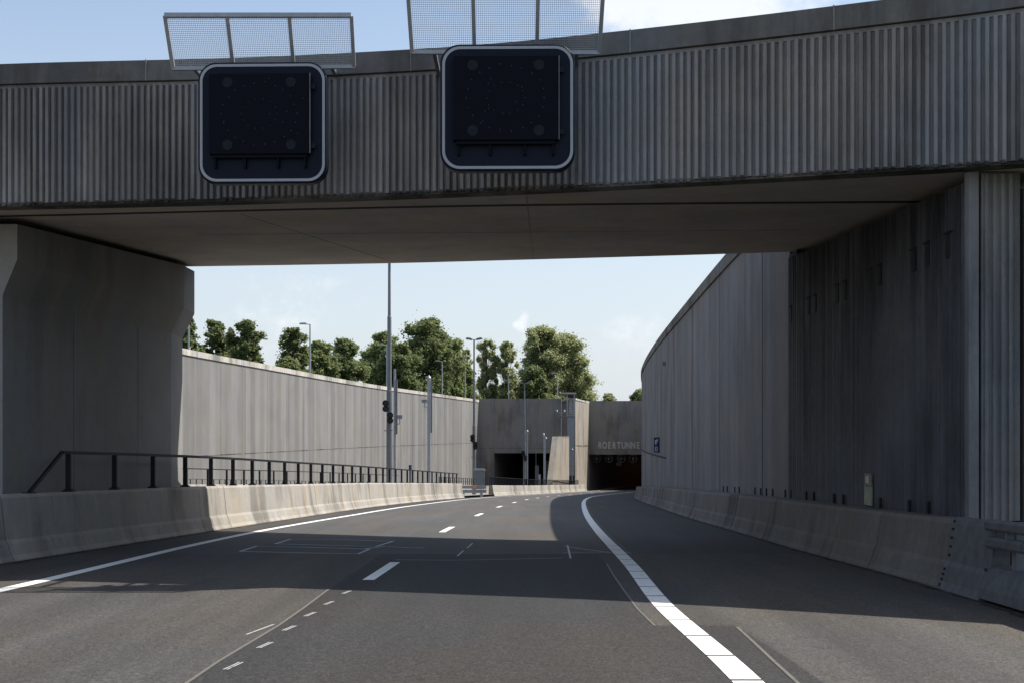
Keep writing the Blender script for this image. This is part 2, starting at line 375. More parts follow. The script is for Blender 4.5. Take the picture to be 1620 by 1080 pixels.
road = sheet(lambda d: boff(d)-.05, lambda d: rboff(d)+.3, -60, 330, 0).build('road', M['asph_far']); tag(road, kind='structure')
def rpart(mb, name, mat): return mb.build(name, mat, road)
seam_px = [px(x, y) for x, y in ((285, 1088), (345, 1047), (390, 1020), (440, 990), (480, 962), (520, 932), (545, 915))]
sx = interp([(p[1], p[0]) for p in seam_px])
# old brownish lane near the camera, dark relaid lane, porous right shoulder
rpart(sheet(lambda d: boff(d)-.05, lambda d: sx(min(max(d, 8), 15.5))-xc(d), -60, 21, .004, 1), 'asphalt_patch', M['asph'])
pe = interp([(-60, 2.1), (6, 2.02), (9.2, 2.03), (11.45, 1.98)])
rpart(sheet(lambda d: sx(min(max(d, 8), 15.5))-xc(d), lambda d: pe(d)-xc(d), -60, 11.45, .004, 1), 'asphalt_patch', M['asph_new'])
scar = interp(sorted([(p[1], p[0]) for p in [px(x, y) for x, y in ((1036, 990), (1010, 965), (990, 938), (972, 912), (960, 892))]]))
scar_ = lambda d: scar(min(d, 18.8))
rpart(sheet(lambda d: sx(min(max(d, 8), 15.5))-xc(d), lambda d: scar_(d)-xc(d), 11.45, 21, .004, .5), 'asphalt_patch', M['asph_new'])
rpart(sheet(lambda d: scar_(d)-xc(d), lambda d: rboff(d)+.3, 11.45, 21, .004, .5), 'asphalt_patch', M['asph'])
rpart(sheet(lambda d: pe(d)-xc(d), lambda d: rboff(d)+.3, -60, 11.45, .004, 1), 'asphalt_patch', M['asph'])
mb = sheet(lambda d: roff(d)+.2, lambda d: rboff(d)+.3, 21, 190, .004, 2)
rpart(mb, 'shoulder', M['asph_sh'])
mb = sheet(lambda d: boff(d)-.05, lambda d: loff(d)-.12, 21, 178, .004, 2)
rpart(mb, 'shoulder', M['asph_sh'])
# edge lines, lane dashes
rpart(sheet(lambda d: loff(d)-.1, lambda d: loff(d)+.1, -30, 230, .009, 1.5), 'edge_line', M['line'])
mb = MB(); cuts = [4.0]
d = 4.0
while d < 22: d += 1.12; cuts.append(d)
for a, b in zip(cuts[:-1], cuts[1:]):
    mb.grid([[(xc(t)+roff(t)-.10, t, rz(t)+.009), (xc(t)+roff(t)+.105, t, rz(t)+.009)] for t in frange(a+.03, b-.03, .6)])
mb.grid([[(xc(t)+roff(t)-.095, t, rz(t)+.009), (xc(t)+roff(t)+.1, t, rz(t)+.009)] for t in frange(cuts[-1]+.02, 230, 1.5)])
rpart(mb, 'edge_line', M['line'])
for k in range(-2, 17):
    d0 = 28.1+12*(k-1)
    if d0 < 14: continue
    rpart(sheet(-.075, .075, d0, d0+3, .009, 1), 'lane_dash', M['line'])
# short double survey ticks beside the seam, sealed seams, detector loops
for x, y in ((367, 1054), (417, 1021), (456, 994), (489, 972), (519, 954), (547, 937)):
    a = px(x, y); mb = MB()
    for o in (-.013, .013): line_strip([(a[0]+o-.01, a[1]-.17), (a[0]+o+.03, a[1]+.17)], .014, .009, mb)
    rpart(mb, 'paint_tick', M['tick'])
a = px(412, 996); rpart(line_strip([(a[0]-.05, a[1]-.35), (a[0]+.05, a[1]+.35)], .022, .009), 'paint_tick', M['tick'])
rpart(line_strip(seam_px[:-1], .028, .008), 'sealed_seam', M['seam'])
rpart(line_strip([px(x, y) for x, y in ((1270, 1088), (1225, 1047), (1190, 1014), (1166, 992))], .028, .008), 'sealed_seam', M['seam'])
rpart(line_strip([px(x, y) for x, y in ((1036, 990), (1010, 965), (990, 938), (972, 912), (960, 892))], .02, .008), 'sealed_seam', M['seam'])
Z5 = lambda pts: [px(360+x/2.25, 760+y/2.25) for x, y in pts]
for pts in ([(45, 252), (105, 233), (300, 238), (505, 244), (465, 261), (250, 257), (45, 252)],
            [(170, 225), (225, 208), (400, 210), (590, 216), (530, 234), (350, 230), (170, 225)],
            [(480, 244), (560, 234), (640, 239), (700, 239)]):
    rpart(line_strip(Z5(pts), .065, .009), 'detector_loop', M['loop'])
for pts in ([(818, 269), (840, 249)], [(853, 240), (872, 223)], [(1196, 234), (1260, 243), (1360, 256)], [(1195, 257), (1300, 255), (1436, 256)], [(1210, 230), (1221, 277)], [(600, 282), (800, 284), (1190, 276)]):
    rpart(line_strip(Z5(pts), .03, .009), 'detector_loop', M['loop'])

# wind-blown dirt along the barrier feet, ragged edge
rdg = random.Random(9)
for side_, f_ in ((1, lambda d: boff(d)-.02), (-1, lambda d: rboff(d)+.02)):
    mb = MB(); mb.grid([[(xc(d)+f_(d), d, rz(d)+.011), (xc(d)+f_(d)+side_*rdg.uniform(.02, .13), d, rz(d)+.0105)] for d in frange(4, 120, .22)])
    rpart(mb, 'gutter_dirt', M['dirt'])
o = MB().grid([[(wl(d)+.2, d, rz(d)), (xc(d)-8.6, d, rz(d))] for d in frange(-60, 168, 3)]).grid([[(-4.4, 168, rz(168)), (5.9, 168, rz(168))], [(-1, 205, rz(205)), (9, 205, rz(205))]]).build('carriageway', M['asph_far']); tag(o, kind='structure')
o = MB().grid([[(xc(d)+x, d, rz(d)+z) for x, z in ((-8.75, -.1), (-8.7, .80), (boff(d)-.40, .80))] for d in frange(-60, 89, 3)]).grid([[(xc(d)+x, d, rz(d)+z) for x, z in ((-8.75, -.1), (-8.7, .15), (boff(d)-.1, .15))] for d in frange(89, 172, 3)])\
    .build('median_strip', M['gravel']); tag(o, kind='structure')

# ---------------------------------------------------------------- walls
def wall_loft(name, mat, fx, d0, d1, ztop, zbot, thick, side, step=2, parent=None):
    rows = []
    for d in frange(d0, d1, step):
        x = fx(d); zt = ztop(d) if callable(ztop) else ztop; zb = zbot(d) if callable(zbot) else zbot
        rows.append([(x, d, zb), (x, d, zt), (x+side*thick, d, zt), (x+side*thick, d, zb)])
    return MB().loft(rows).build(name, mat, parent)

# left retaining wall with pale coping and panel joints
W = empty('retaining_wall', (wl(73), 73, rz(73))); tag(W, 'long sunlit pale concrete retaining wall with a white coping, left of the far carriageway', 'wall')
wall_loft('wall_panel', M['wall'], wl, -60, 173.9, GZ-.32, lambda d: rz(d)-.3, .5, -1, 3, W)
wall_loft('coping', M['coping'], lambda d: wl(d)+.07, -60, 173.9, GZ+.02, GZ-.32, .62, -1, 3, W)
mb = MB()
for d in frange(-58, 168, 5.0):
    mb.box((wl(d)+.0, d, (GZ-.32+rz(d))/2), (.012, .022, GZ-.32-rz(d)))
for a, b in zip(frange(-58, 170, 4)[:-1], frange(-58, 170, 4)[1:]):
    za = lambda d: E(-1.14+.31*(d-72.9)/97)
    mb.bar((wl(a), a, za(a)), (wl(b), b, za(b)), .014, .05)
mb.each('panel_joint', M['pierstain'], W)
mb = MB()
for d in frange(-58, 168, 2.5): mb.box((wl(d)+.066, d, GZ-.15), (.012, .03, .34))
mb.each('coping_joint', M['pierstain'], W)

# right retaining wall
W = empty('retaining_wall', (wr(60), 60, rz(60))); tag(W, 'tall shaded concrete retaining wall curving along the right shoulder beyond the overpass', 'wall')
wall_loft('wall_panel', M['wallr'], wr, 26.02, 192, GZ-.32, lambda d: rz(d)-.3, .5, 1, 2, W)
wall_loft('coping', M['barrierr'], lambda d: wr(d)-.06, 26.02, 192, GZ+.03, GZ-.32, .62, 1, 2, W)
mb = MB()
for d in (29.2, 37.2, 46, 55, 64, 74, 84, 94): mb.box((wr(d), d, (GZ-.32+rz(d))/2), (.012, .022, GZ-.32-rz(d)))
mb.each('panel_joint', M['dark'], W)
mb = MB()
for a, b in zip((60, 66, 72, 80, 88, 96), (66, 72, 80, 88, 96, 104)):
    zg = lambda d: E(-1.0) 
    mb.bar((wr(a)-.005, a, zg(a)), (wr(b)-.005, b, zg(b)), .02, .09)
mb.each('formwork_joint', M['dark'], W)
mb = MB()
for d in frange(27, 140, 2.5): mb.box((wr(d)-.056, d, GZ-.145), (.012, .03, .345))
mb.each('coping_joint', M['dark'], W)

# ---------------------------------------------------------------- the overpass
fr = interp([(-24, 20.9), (-12, 19.85), (-7.6, 19.1), (-4.6, 18.62), (-2.4, 18.15), (0, 17.5), (2.22, 16.76), (4.24, 16.0), (6.1, 15.2), (9.2, 13.2), (14, 9.6), (24, 1)])
bk = interp([(-24, 32.0), (-12, 30.2), (-7.2, 29.4), (-2.8, 28.6), (0, 27.8), (3.5, 26.7), (5.6, 25.95), (9, 24.4), (16, 20.5), (24, 15)])
gr = interp([(-24, 22.5), (-8, 20.2), (-4, 19.5), (0, 18.9), (5.4, 18.55), (8, 18.5)])
sof = lambda d: E(2.52+.0457*d)
tp = interp([(-24, 5.6), (-7.6, 5.49), (-2.4, 5.37), (0, 5.33), (6.1, 5.36), (24, 5.4)])
B = empty('overpass', (0, 22, rz(22))); tag(B, 'curved concrete overpass with a ribbed fascia spanning the motorway', 'bridge')
# ribbed fascia: real corrugation following the curved edge
def ribs(path, period, depth, sharp=.30):
    """path: list of (x, y) points finely spaced; returns offset polyline with ribs towards the left normal"""
    out = []; s_acc = 0; L_ = [0]
    for a, b in zip(path[:-1], path[1:]): L_.append(L_[-1]+math.hypot(b[0]-a[0], b[1]-a[1]))
    tot = L_[-1]; n = int(tot/period); j = 0
    prof = [(0, 0), (.30, 0), (.40, 1), (.60, 1.06), (.84, 1), (.94, 0)]
    for i in range(n):
        jit = random.uniform(-.04, .04)
        dk = depth*random.uniform(.75, 1.1)
        for u, h in prof:
            s = (i+u+(jit if h else 0))*period
            while j < len(L_)-2 and L_[j+1] < s: j += 1
            a, b = Vector(path[j]), Vector(path[j+1]); t = (s-L_[j])/max(1e-6, L_[j+1]-L_[j]); p = a+(b-a)*t
            tn = (b-a).normalized(); nn_ = Vector((tn.y, -tn.x))
            out.append((p.x+nn_.x*h*dk, p.y+nn_.y*h*dk))
    return out
path = [(x, fr(x)) for x in frange(-24, 20, .25)]
rp = ribs(path, .098, .062)
mb = MB(); mb.grid([[(x, y, sof(fr(x))+.035), (x, y, E(tp(x))-.36)] for x, y in rp])
mb.build('ribbed_fascia', M['rib'], B)
# worn lower lip and plain top margin behind ribs
mb = MB()
mb.loft([[(x, fr(x)-.012, sof(fr(x))), (x, fr(x)-.012, sof(fr(x))+.04), (x, fr(x)+.3, sof(fr(x))+.04), (x, fr(x)+.3, sof(fr(x)))] for x in frange(-24, 20, .5)])
rng_ = random.Random(5)
for i, (x, y) in enumerate(rp):
    if i % 6 == 3 and rng_.random() < .7:
        h = rng_.uniform(.02, .06); mb.box((x, y+.02, sof(fr(x))+.04-h/2+.012), (.05, .05, h))
mb.build('drip_edge', M['pierstain'], B)
mb = MB()
mb.loft([[(x, fr(x)+o, E(tp(x))+z) for o, z in ((-.02, -.36), (-.02, -.31), (.3, -.31), (.3, -.36))] for x in frange(-24, 20, .5)])
mb.build('fascia_top_strip', M['rib'], B)
mb = MB()
mb.loft([[(x, fr(x)+o, E(tp(x))+z) for o, z in ((-.075, -.30), (-.055, 0), (.34, .02), (.34, -.30))] for x in frange(-24, 20, .5)])
mb.build('parapet_coping', M['cap'], B)
mb = MB()
for x in (-13.2, -9.3, -5.3, -1.4, 1.55, 4.0, 6.4, 9): mb.box((x, fr(x)-.064, E(tp(x))-.15), (.015, .03, .31))
mb.each('coping_joint', M['rib'], B)
# deck: two soffit slabs either side of the groove, road slab above
def slab(f0, f1, zb, zt):
    m_ = MB()
    m_.loft([[(x, f0(x), zb(f0(x))), (x, f1(x), zb(f1(x))), (x, f1(x), zt), (x, f0(x), zt)] for x in frange(-24, 20, 1)]); return m_
slab(lambda x: fr(x)+.3, lambda x: gr(min(x, 6))-.085+(0 if x < 6 else (fr(x)-fr(6))), sof, E(4.9)).build('edge_slab', M['soffit'], B)
slab(lambda x: gr(min(x, 6))+.085+(0 if x < 6 else (fr(x)-fr(6))), bk, sof, E(4.9)).build('deck_slab', M['soffit'], B)
mb = MB(); mb.loft([[(x, gr(min(x, 6))+o+(0 if x < 6 else (fr(x)-fr(6))), sof(gr(min(x, 6)))+z) for o, z in ((-.08, -.004), (.08, -.004), (.08, .05), (-.08, .05))] for x in frange(-24, 20, 1)]); mb.build('groove_shade', M['dark'], B)  # black strip laid over the groove, its shade put into the colour
rearo_ = interp([(-30, .9), (-24, .9), (-4.1, .9), (-3.7, 1.0), (-2.8, 1.7), (-2.2, 1.9), (4.5, .25), (24, .25), (30, .25)]); rearo = lambda x: rearo_(x)  # unseen rear overhang, shaped to place the deck's shadow edge on road and pier
mb = MB(); mb.loft([[(x, bk(x)+o, z) for o, z in ((.003, sof(bk(x))+.16), (rearo(x), E(4.38)), (rearo(x)+.1, E(5.0)), (rearo(x)+.1, E(5.45)), (rearo(x)-.15, E(5.45)), (rearo(x)-.15, E(4.8)), (.003, E(4.8)))] for x in frange(-24, 20, .5)])
mb.build('rear_shadow_parapet', M['cap'], B)
mb = MB()
mb.bar((-4.2, 19.9, sof(19.9)-.002), (-2.6, 28.2, sof(28.2)-.002), .010, .006); mb.bar((.2, 17.9, sof(17.9)-.002), (.45, 27.4, sof(27.4)-.002), .010, .006)
mb.bar((-5.6, 22.8, sof(22.8)-.002), (4.9, 22.1, sof(22.1)-.002), .012, .006)
mb.each('formwork_seam', M['pier'], B)

# ---------------------------------------------------------------- left pier with corbelled head
def pier_sec(off, ext, z, zs=None):
    # plan (clockwise): road face, chamfer, far end, back, near end
    a = Vector((-8.02, 20.3)); b1 = Vector((-7.36, 27.6)); t = (b1-a).normalized(); n = Vector((t.y, -t.x)); b = a+t*8.95
    b2 = b+t*ext; a2 = a-t*0.0
    pts = [a2+n*off, b2-t*1.45+n*off, b2+n*(off-.26), b2+n*(-2.0-off)-t*.0, a2+n*(-2.0-off)]
    return [(p.x, p.y, (zs(p.y) if zs else z)) for p in pts]
PR = empty('bridge_pier', (-8.6, 24.8, rz(24.8))); tag(PR, 'massive concrete pier with a corbelled head carrying the left end of the overpass', 'pier')
ztop = lambda d: sof(d)-.10
mb = MB(); mb.loft([pier_sec(0, 0, E(-3.2)), pier_sec(0, 0, E(2.22)), pier_sec(.24, .12, E(2.78)), pier_sec(.24, .12, 0, lambda d: sof(d)-.07-.045)])
mb.build('pier_body', M['pier'], PR)
mb = MB(); 
for dd in (21.5, 23.5, 25.5, 27.5, 28.9): 
    x = -8.02+(dd-20.3)*.0904-.55; mb.box((x, dd, sof(dd)-.055), (.5, .4, .115))
mb.each('bearing_pad', M['black'], PR)
mb = MB()
for dd in (22.9, 25.9): mb.box((-8.02+(dd-20.3)*.0904, dd, E(.2)), (.008, .010, 4.0))
mb.each('formwork_seam', M['pierstain'], PR)

# ---------------------------------------------------------------- right abutment
A = empty('bridge_abutment', (6, 20, rz(20))); tag(A, 'dark ribbed concrete abutment under the right end of the overpass', 'abutment')
pth = [(5.6, d) for d in frange(26.0, 15.9, .25)][::-1]
# ribs must face the road (-x)
rpts = ribs([(5.6, d) for d in frange(-26.0, -15.9, .25)], .098, .042)
rpts = [(5.6-(5.6-x if x < 5.6 else x-5.6), -y) for x, y in rpts]
mb = MB(); mb.grid([[(x, y, rz(y)-.2), (x, y, sof(y)-.13)] for x, y in rpts])
mb.grid([[(5.62, d, rz(d)-.2), (5.62, d, sof(d)-.13), (5.95, d, sof(d)-.13)] for d in (15.95, 26.0)]).grid([[(5.62, 26.0, rz(26)-.2), (5.62, 26.0, sof(26))], [(9, 26.0, rz(26)-.2), (9, 26.0, sof(26))]])
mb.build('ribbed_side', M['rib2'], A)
mb = MB(); mb.box((5.645, 15.84, E(1.1)), (.12, .16, 4.26)); mb.build('corner_post', M['rib'], A)
def frx(x): return 15.76
rp2 = ribs([(x, 15.80) for x in frange(5.75, 6.22, .05)], .098, .035)
mb = MB(); mb.grid([[(x, y, E(-1.03)), (x, y, sof(15.3)-.015)] for x, y in rp2]); mb.box((5.99, 15.95, E(1.1)), (.48, .27, 4.26))
mb.build('ribbed_front', M['rib'], A)
rp3 = ribs([(x, 15.78) for x in frange(6.29, 12, .05)], .098, .035)
mb = MB(); mb.grid([[(x, y, E(-1.2)), (x, y, sof(min(15.3, fr(x)))-.015)] for x, y in rp3]); mb.box((9.15, 15.95, E(.9)), (5.72, .27, 4.3))
mb.build('ribbed_front', M['rib'], A)
MB().grid([[(5.93, d, sof(d)-.2), (5.93, d, sof(d)+.03)] for d in (15.95, 26.0)]).build('joint_gap_shade', M['dark'], A)  # black sheet behind the open joint, painting the shade in it
MB().box((7.5, 16.5, E(0)), (3.2, .9, 5.9)).build('core', M['dark'], A)
mb = MB()
for x, y in ((1252, 500), (1280, 487), (1290.5, 484), (1326, 466), (1338, 463), (1379, 441), (1393, 437), (1447, 411), (1469, 403), (1502, 388)):
    d = 5.57*F/(x-810); mb.box((5.575, d, E(2.42)), (.055, .17, .30)); mb.box((5.555, d, E(2.585)), (.06, .22, .025))
mb.each('anchor_pocket', M['dark'], A)
mb = MB(); mb.box((5.66, 25.62, sof(25.6)-.2), (.16, .7, .3)); mb.build('bearing_block', M['dark'], A)
# drain slots above the ledge, for the abutment and the wall behind it
mb = MB(); mb2 = MB()
for x in (1145, 1151, 1163, 1170, 1195, 1204, 1213, 1223, 1243, 1254, 1278, 1290, 1322, 1337, 1396, 1442, 1472):
    d = 30.
    for _ in range(30): d = wr(d)*F/(x-810)
    (mb if d < 26 else mb2).box((wr(d)-(.032 if d < 26 else .010), d, rz(d)+.88), (.03, .07, .16))
mb.each('drain_slot', M['dark'], A); mb2.each('drain_slot', M['slotshade'], W)

# ---------------------------------------------------------------- concrete barriers
def barrier(name, fx, d0, d1, h, side, mat, label, thick=.26, step=1.5, taper=None):
    rows = []
    prof = [(0, -.05), (.0, .03), (.05, .10), (.10, .27), (.135, .33), (.20, h-.05), (.23, h), (.23+thick, h), (.28+thick, 0)]
    for d in frange(d0, d1, step):
        rows.append([(fx(d)+side*o*(1 if not taper else 1), d, rz(d)+z) for o, z in prof])
    o = empty(name, ((fx(d0)+side*.2), d0, rz(d0))); tag(o, label, 'barrier')
    MB().loft(rows).build('barrier_body', mat, o)
    mb = MB()
    for d in frange(d0+3, d1-3, 12.0):
        for (o1, z1), (o2, z2) in zip(prof[1:6], prof[2:7]):
            mb.bar((fx(d)+side*(o1-.003), d, rz(d)+z1), (fx(d)+side*(o2-.003), d, rz(d)+z2), .004, .006)
    mb.each('expansion_joint', M['pierstain'], o)
    return o
fb = lambda d: xc(d)+boff(d)
b1 = barrier('concrete_barrier', fb, -40, 89.5, 1.0, -1, M['barrier'], 'pale sloped concrete barrier along the left shoulder with a black railing on top')
b2 = barrier('concrete_barrier', fb, 108, 181, .92, -1, M['barrier'], 'short pale concrete barrier running from the grey cabinet to the tunnel mouth')
fb2 = lambda d: xc(d)-8.85
b3 = barrier('concrete_barrier', fb2, -40, 165, .9, 1, M['barrier'], 'concrete barrier on the far side of the median behind the poles')
b4 = barrier('concrete_barrier', lambda d: wl(d)+.75, 10, 168, .92, -1, M['barrier'], 'low sunlit concrete barrier at the foot of the left retaining wall')
fbr = lambda d: xc(d)+rboff(d)
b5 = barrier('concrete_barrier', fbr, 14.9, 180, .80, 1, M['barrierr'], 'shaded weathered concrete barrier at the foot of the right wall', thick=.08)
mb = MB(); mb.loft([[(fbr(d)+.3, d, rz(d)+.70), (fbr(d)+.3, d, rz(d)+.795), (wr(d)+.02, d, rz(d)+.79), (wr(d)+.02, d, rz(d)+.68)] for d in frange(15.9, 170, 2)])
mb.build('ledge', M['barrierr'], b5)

# ---------------------------------------------------------------- railings
def railing(fx, fz, d0, d1, pitch, h, label, lead=False, pw=(.05, .09), rw=.055, plate=True, group=None, mid=None, hf=None):
    hh = hf or (lambda d: h)
    o = empty('railing', (fx(d0), d0, fz(d0))); tag(o, label, 'railing', group)
    mb = MB(); pts = [(fx(d), d, fz(d)+hh(d)) for d in frange(d0, d1, 2)]
    if lead: pts = [(fx(d0-2.45), d0-2.45, fz(d0-2.45)+.02)]+pts if False else pts
    for a, b in zip(pts[:-1], pts[1:]): mb.bar(a, b, rw, rw*.8)
    mb.build('top_rail', M['rail'], o)
    if lead:
        m2 = MB(); m2.bar((fx(lead), lead, fz(lead)+.01), pts[0], .05, .05); m2.box((fx(lead), lead, fz(lead)+.01), (.16, .2, .02)); m2.build('end_rail', M['rail'], o)
    if mid:
        m2 = MB()
        for a, b in zip(pts[:-1], pts[1:]): m2.bar(Vector(a)-Vector((0, 0, mid)), Vector(b)-Vector((0, 0, mid)), .03, .03)
        m2.build('mid_rail', M['rail'], o)
    proto = None; d = d0+.25
    n = 0
    while d < d1 and n < 100:
        if proto is None or hf:
            mb = MB(); q = (0, 0, 0); H_ = hh(d)
            mb.box((0, 0, H_/2), (pw[0], pw[1], H_-.02))
            if plate: mb.box((0, 0, .012), (.17, .20, .024)); mb.box((-.05, .0, .035), (.03, .10, .02)); mb.box((.055, 0, .035), (.03, .10, .02))
            me = mb.build('post', M['rail']); 
            if not hf: proto = me
            c = me
        else:
            c = proto.copy(); col.objects.link(c)
        c.parent = o; c.location = (fx(d)-o.location.x, d-o.location.y, fz(d)-o.location.z)
        d += pitch; n += 1
    return o
ft = lambda d: fb(d)-.36
zt1 = lambda d: rz(d)+1.0
railing(ft, zt1, 21.6, 88.5, 2.0, .66, 'black steel railing with plated posts on the near left barrier', lead=20.4, pw=(.085, .06), rw=.068)
railing(lambda d: xc(d)-7.45, lambda d: rz(d)+.82, 24, 76, 2.1, .62, 'second thinner black railing on the median behind the first one', plate=False, pw=(.05, .06), rw=.035)
railing(lambda d: fb(d)-1.6, lambda d: rz(d)+.9, 88, 107, 1.15, .55, 'short dark railing behind the gap beside the grey cabinet', plate=False, pw=(.05, .05), rw=.04, mid=.25)
railing(lambda d: fb(d)-.45, lambda d: rz(d)+.9, 108, 175, .95, .6, 'low dark railing with close posts beyond the grey cabinet', plate=False, pw=(.08, .07), rw=.06, hf=interp([(108, .75), (135, .66), (160, .62), (175, .6)]))
railing(lambda d: wl(d)+.35, lambda d: rz(d)+.92, 55, 150, 1.05, .3, 'very low dark railing at the foot of the left retaining wall', plate=False, pw=(.05, .05), rw=.03)

# ---------------------------------------------------------------- steel transition and guardrail at the right edge
T = empty('steel_barrier', (fbr(13.5), 13.5, rz(13.5))); tag(T, 'bolted grey steel barrier with two box rails at the right edge of the road', 'guardrail')
prof = [(-.004, .0), (.05, .10), (.095, .27), (.13, .33), (.196, .76), (.225, .835), (.34, .835), (.34, 0)]
mb = MB(); mb.loft([[(fbr(d)+o-.008, d, rz(d)+z) for o, z in prof] for d in frange(13.55, 15.02, .5)])
mb.build('transition_panel', M['steeld'], T)
mb = MB()
for d in (14.93,):
    for z in (.06, .12, .18, .24, .40, .5, .6, .7, .79):
        xo = interp([(0, 0), (.1, .05), (.27, .095), (.33, .13), (.76, .196), (.84, .22)])(z)
        mb.box((fbr(d)+xo-.02, d, rz(d)+z), (.02, .03, .026))
for z in (.2, .33): mb.box((fbr(13.6)+.09, 13.6, rz(13.6)+z), (.02, .03, .03))
mb.each('bolt', M['black'], T)
mb = MB(); mb.loft([[(fbr(d)+o, d, rz(d)+z) for o, z in ((.0, .04), (.02, .14), (.10, .32), (.16, .36), (.4, .38), (.4, .04))] for d in frange(-20, 13.6, 1)])
mb.build('base_plate', M['steeld'], T)
for z in (.62, .80):
    mb = MB(); mb.loft([[(fbr(d)+.14+a*k, d, rz(d)+z+b*k) for a, b in ((-.06, -.03), (-.045, -.055), (.05, -.055), (.06, -.04), (.06, .05), (.04, .062), (-.035, .062), (-.06, .035))] for d, k in [(13.72, .55), (13.6, 1)]+[(q, 1) for q in frange(13.4, -20, 1)]])
    mb.build('box_rail', M['steeld'], T)
for d in frange(13.1, -18, 2.6)[::1]:
    mb = MB(); mb.box((fbr(d)+.26, d, rz(d)+.42), (.10, .12, .86)); mb.box((fbr(d)+.19, d, rz(d)+.7), (.12, .06, .3)); mb.build('post', M['galvd'], T)

# fix: frange for descending sequences is used above for rails, see definition
# ---------------------------------------------------------------- lane signals and mesh screens in front of the fascia
def rrect(wd, ht, r, n=8):
    P = []
    for cx, cz, a0 in ((wd/2-r, ht/2-r, 0), (-wd/2+r, ht/2-r, 90), (-wd/2+r, -ht/2+r, 180), (wd/2-r, -ht/2+r, 270)):
        for i in range(n+1):
            a = R(a0+90*i/n); P.append((cx+r*math.cos(a), cz+r*math.sin(a)))
    return P
def signal(cx, cz, d, wd, ht, label, rot, ledge):
    c = Vector((( cx-810)/F*d, d, E((H0-cz)/F*d)))
    o = empty('lane_signal', c, rot); tag(o, label, 'lane signal', 'matrix lane signals on the overpass')
    Rm = Matrix.Rotation(rot, 3, 'Z')
    def tr(mb): mb.v = [tuple(Rm @ Vector(v)+c) for v in mb.v]; return mb
    mb = MB(); P0 = rrect(wd, ht, .25); 
    rows = []
    for k, y in ((.985, 0), (1, .012), (1, .06), (1, .15), (.985, .16)): rows.append([(x*k, y, z*k) for x, z in P0])
    mb.loft(rows); tr(mb).build('backing_board', M['signblack'], o)
    A_ = rrect(wd-.055, ht-.055, .225); B_ = rrect(wd-.125, ht-.125, .195)
    mb = MB(); mb.grid([[(x, -.004, z) for x, z in A_], [(x, -.004, z) for x, z in B_]], True); tr(mb).build('border_line', M['signline'], o)
    # raised lantern box with flange
    bw, bh = wd*.775, ht*.655
    mb = MB(); mb.box((-.02, -.05, .06*ht), (bw, .10, bh)); tr(mb).build('lantern_box', M['signin'], o)
    mb = MB()
    mb.bar((-.02+bw/2+.006, -.108, .06*ht+bh/2), (-.02+bw/2+.006, -.108, .06*ht-bh/2), .008, .01)
    m2 = MB(); m2.box((-.02+bw/2+.04, -.06, .06*ht+bh*.34), (.05, .03, .06)); m2.box((-.02+bw/2+.04, -.06, .06*ht-bh*.40), (.05, .03, .06)); tr(m2).each('latch', M['lens'], o)
    tr(mb).each('hinge_edge', M['galvd'], o)
    mb = MB(); mb.box((-.02, -.04, .06*ht-bh/2-.03), (bw*.94, .08, .04))
    for k in (-.45, -.15, .18, .45): mb.box((-.02+bw*k, -.03, .06*ht-bh/2-.11), (.03, .06, .14))
    tr(mb).each('bottom_bracket', M['signin'], o)
    for sx_ in (-1, 1):
        for sz in (-1, 1):
            mb = MB(); mb.tube([(-.02+sx_*bw*.315, -.100, .06*ht+sz*bh*.39), (-.02+sx_*bw*.315, -.106, .06*ht+sz*bh*.39)], .068, 20); tr(mb).build('warning_lens', M['lens'], o)
    mb = MB(); rr = random.Random(int(cx))
    for k in range(22):
        a = 2*math.pi*k/22; mb.box((-.02+.50*math.cos(a)*rr.uniform(.96, 1.04), -.102, .06*ht+.42*math.sin(a)*rr.uniform(.96, 1.04)), (.011, .006, .011))
    for k in range(14):
        a = 2*math.pi*k/14; mb.box((-.02+.24*math.cos(a), -.102, .06*ht+.20*math.sin(a)), (.009, .006, .009))
    for k in range(9): mb.box((-.02+rr.uniform(-.45, .45)*bw, -.102, .06*ht+rr.uniform(-.44, .44)*bh), (.01, .006, .01))
    tr(mb).build('led_bead', M['led'], o)
    mb = MB(); mb.box((-.5, .35, .45), (.08, .5, .1)); mb.box((.5, .35, .45), (.08, .5, .1)); mb.box((-.5, .35, -.3), (.08, .5, .1)); mb.box((.5, .35, -.3), (.08, .5, .1))
    for k in (-.5, .5): mb.box((k, .17, .05), (.07, .05, 1.3))
    tr(mb).each('mounting_arm', M['galvd'], o)
    mb = MB(); mb.box((0, .28, .02), (1.15, .26, 1.1)); tr(mb).build('control_housing', M['black'], o)
    # perforated sun baffle edge: row of beads on the rim
    mb = MB()
    for k in range(26): 
        x, z = P0[0][0], 0
    return o
s1 = signal(415, 194.5, 17.35, 1.745, 1.635, 'left of the two dark matrix lane signals, thin bright hinge line inside its right side', R(-1.5), True)
s2 = signal(803, 170.5, 16.35, 1.715, 1.61, 'right of the two dark matrix lane signals, above the middle of the road', R(-1.0), False)

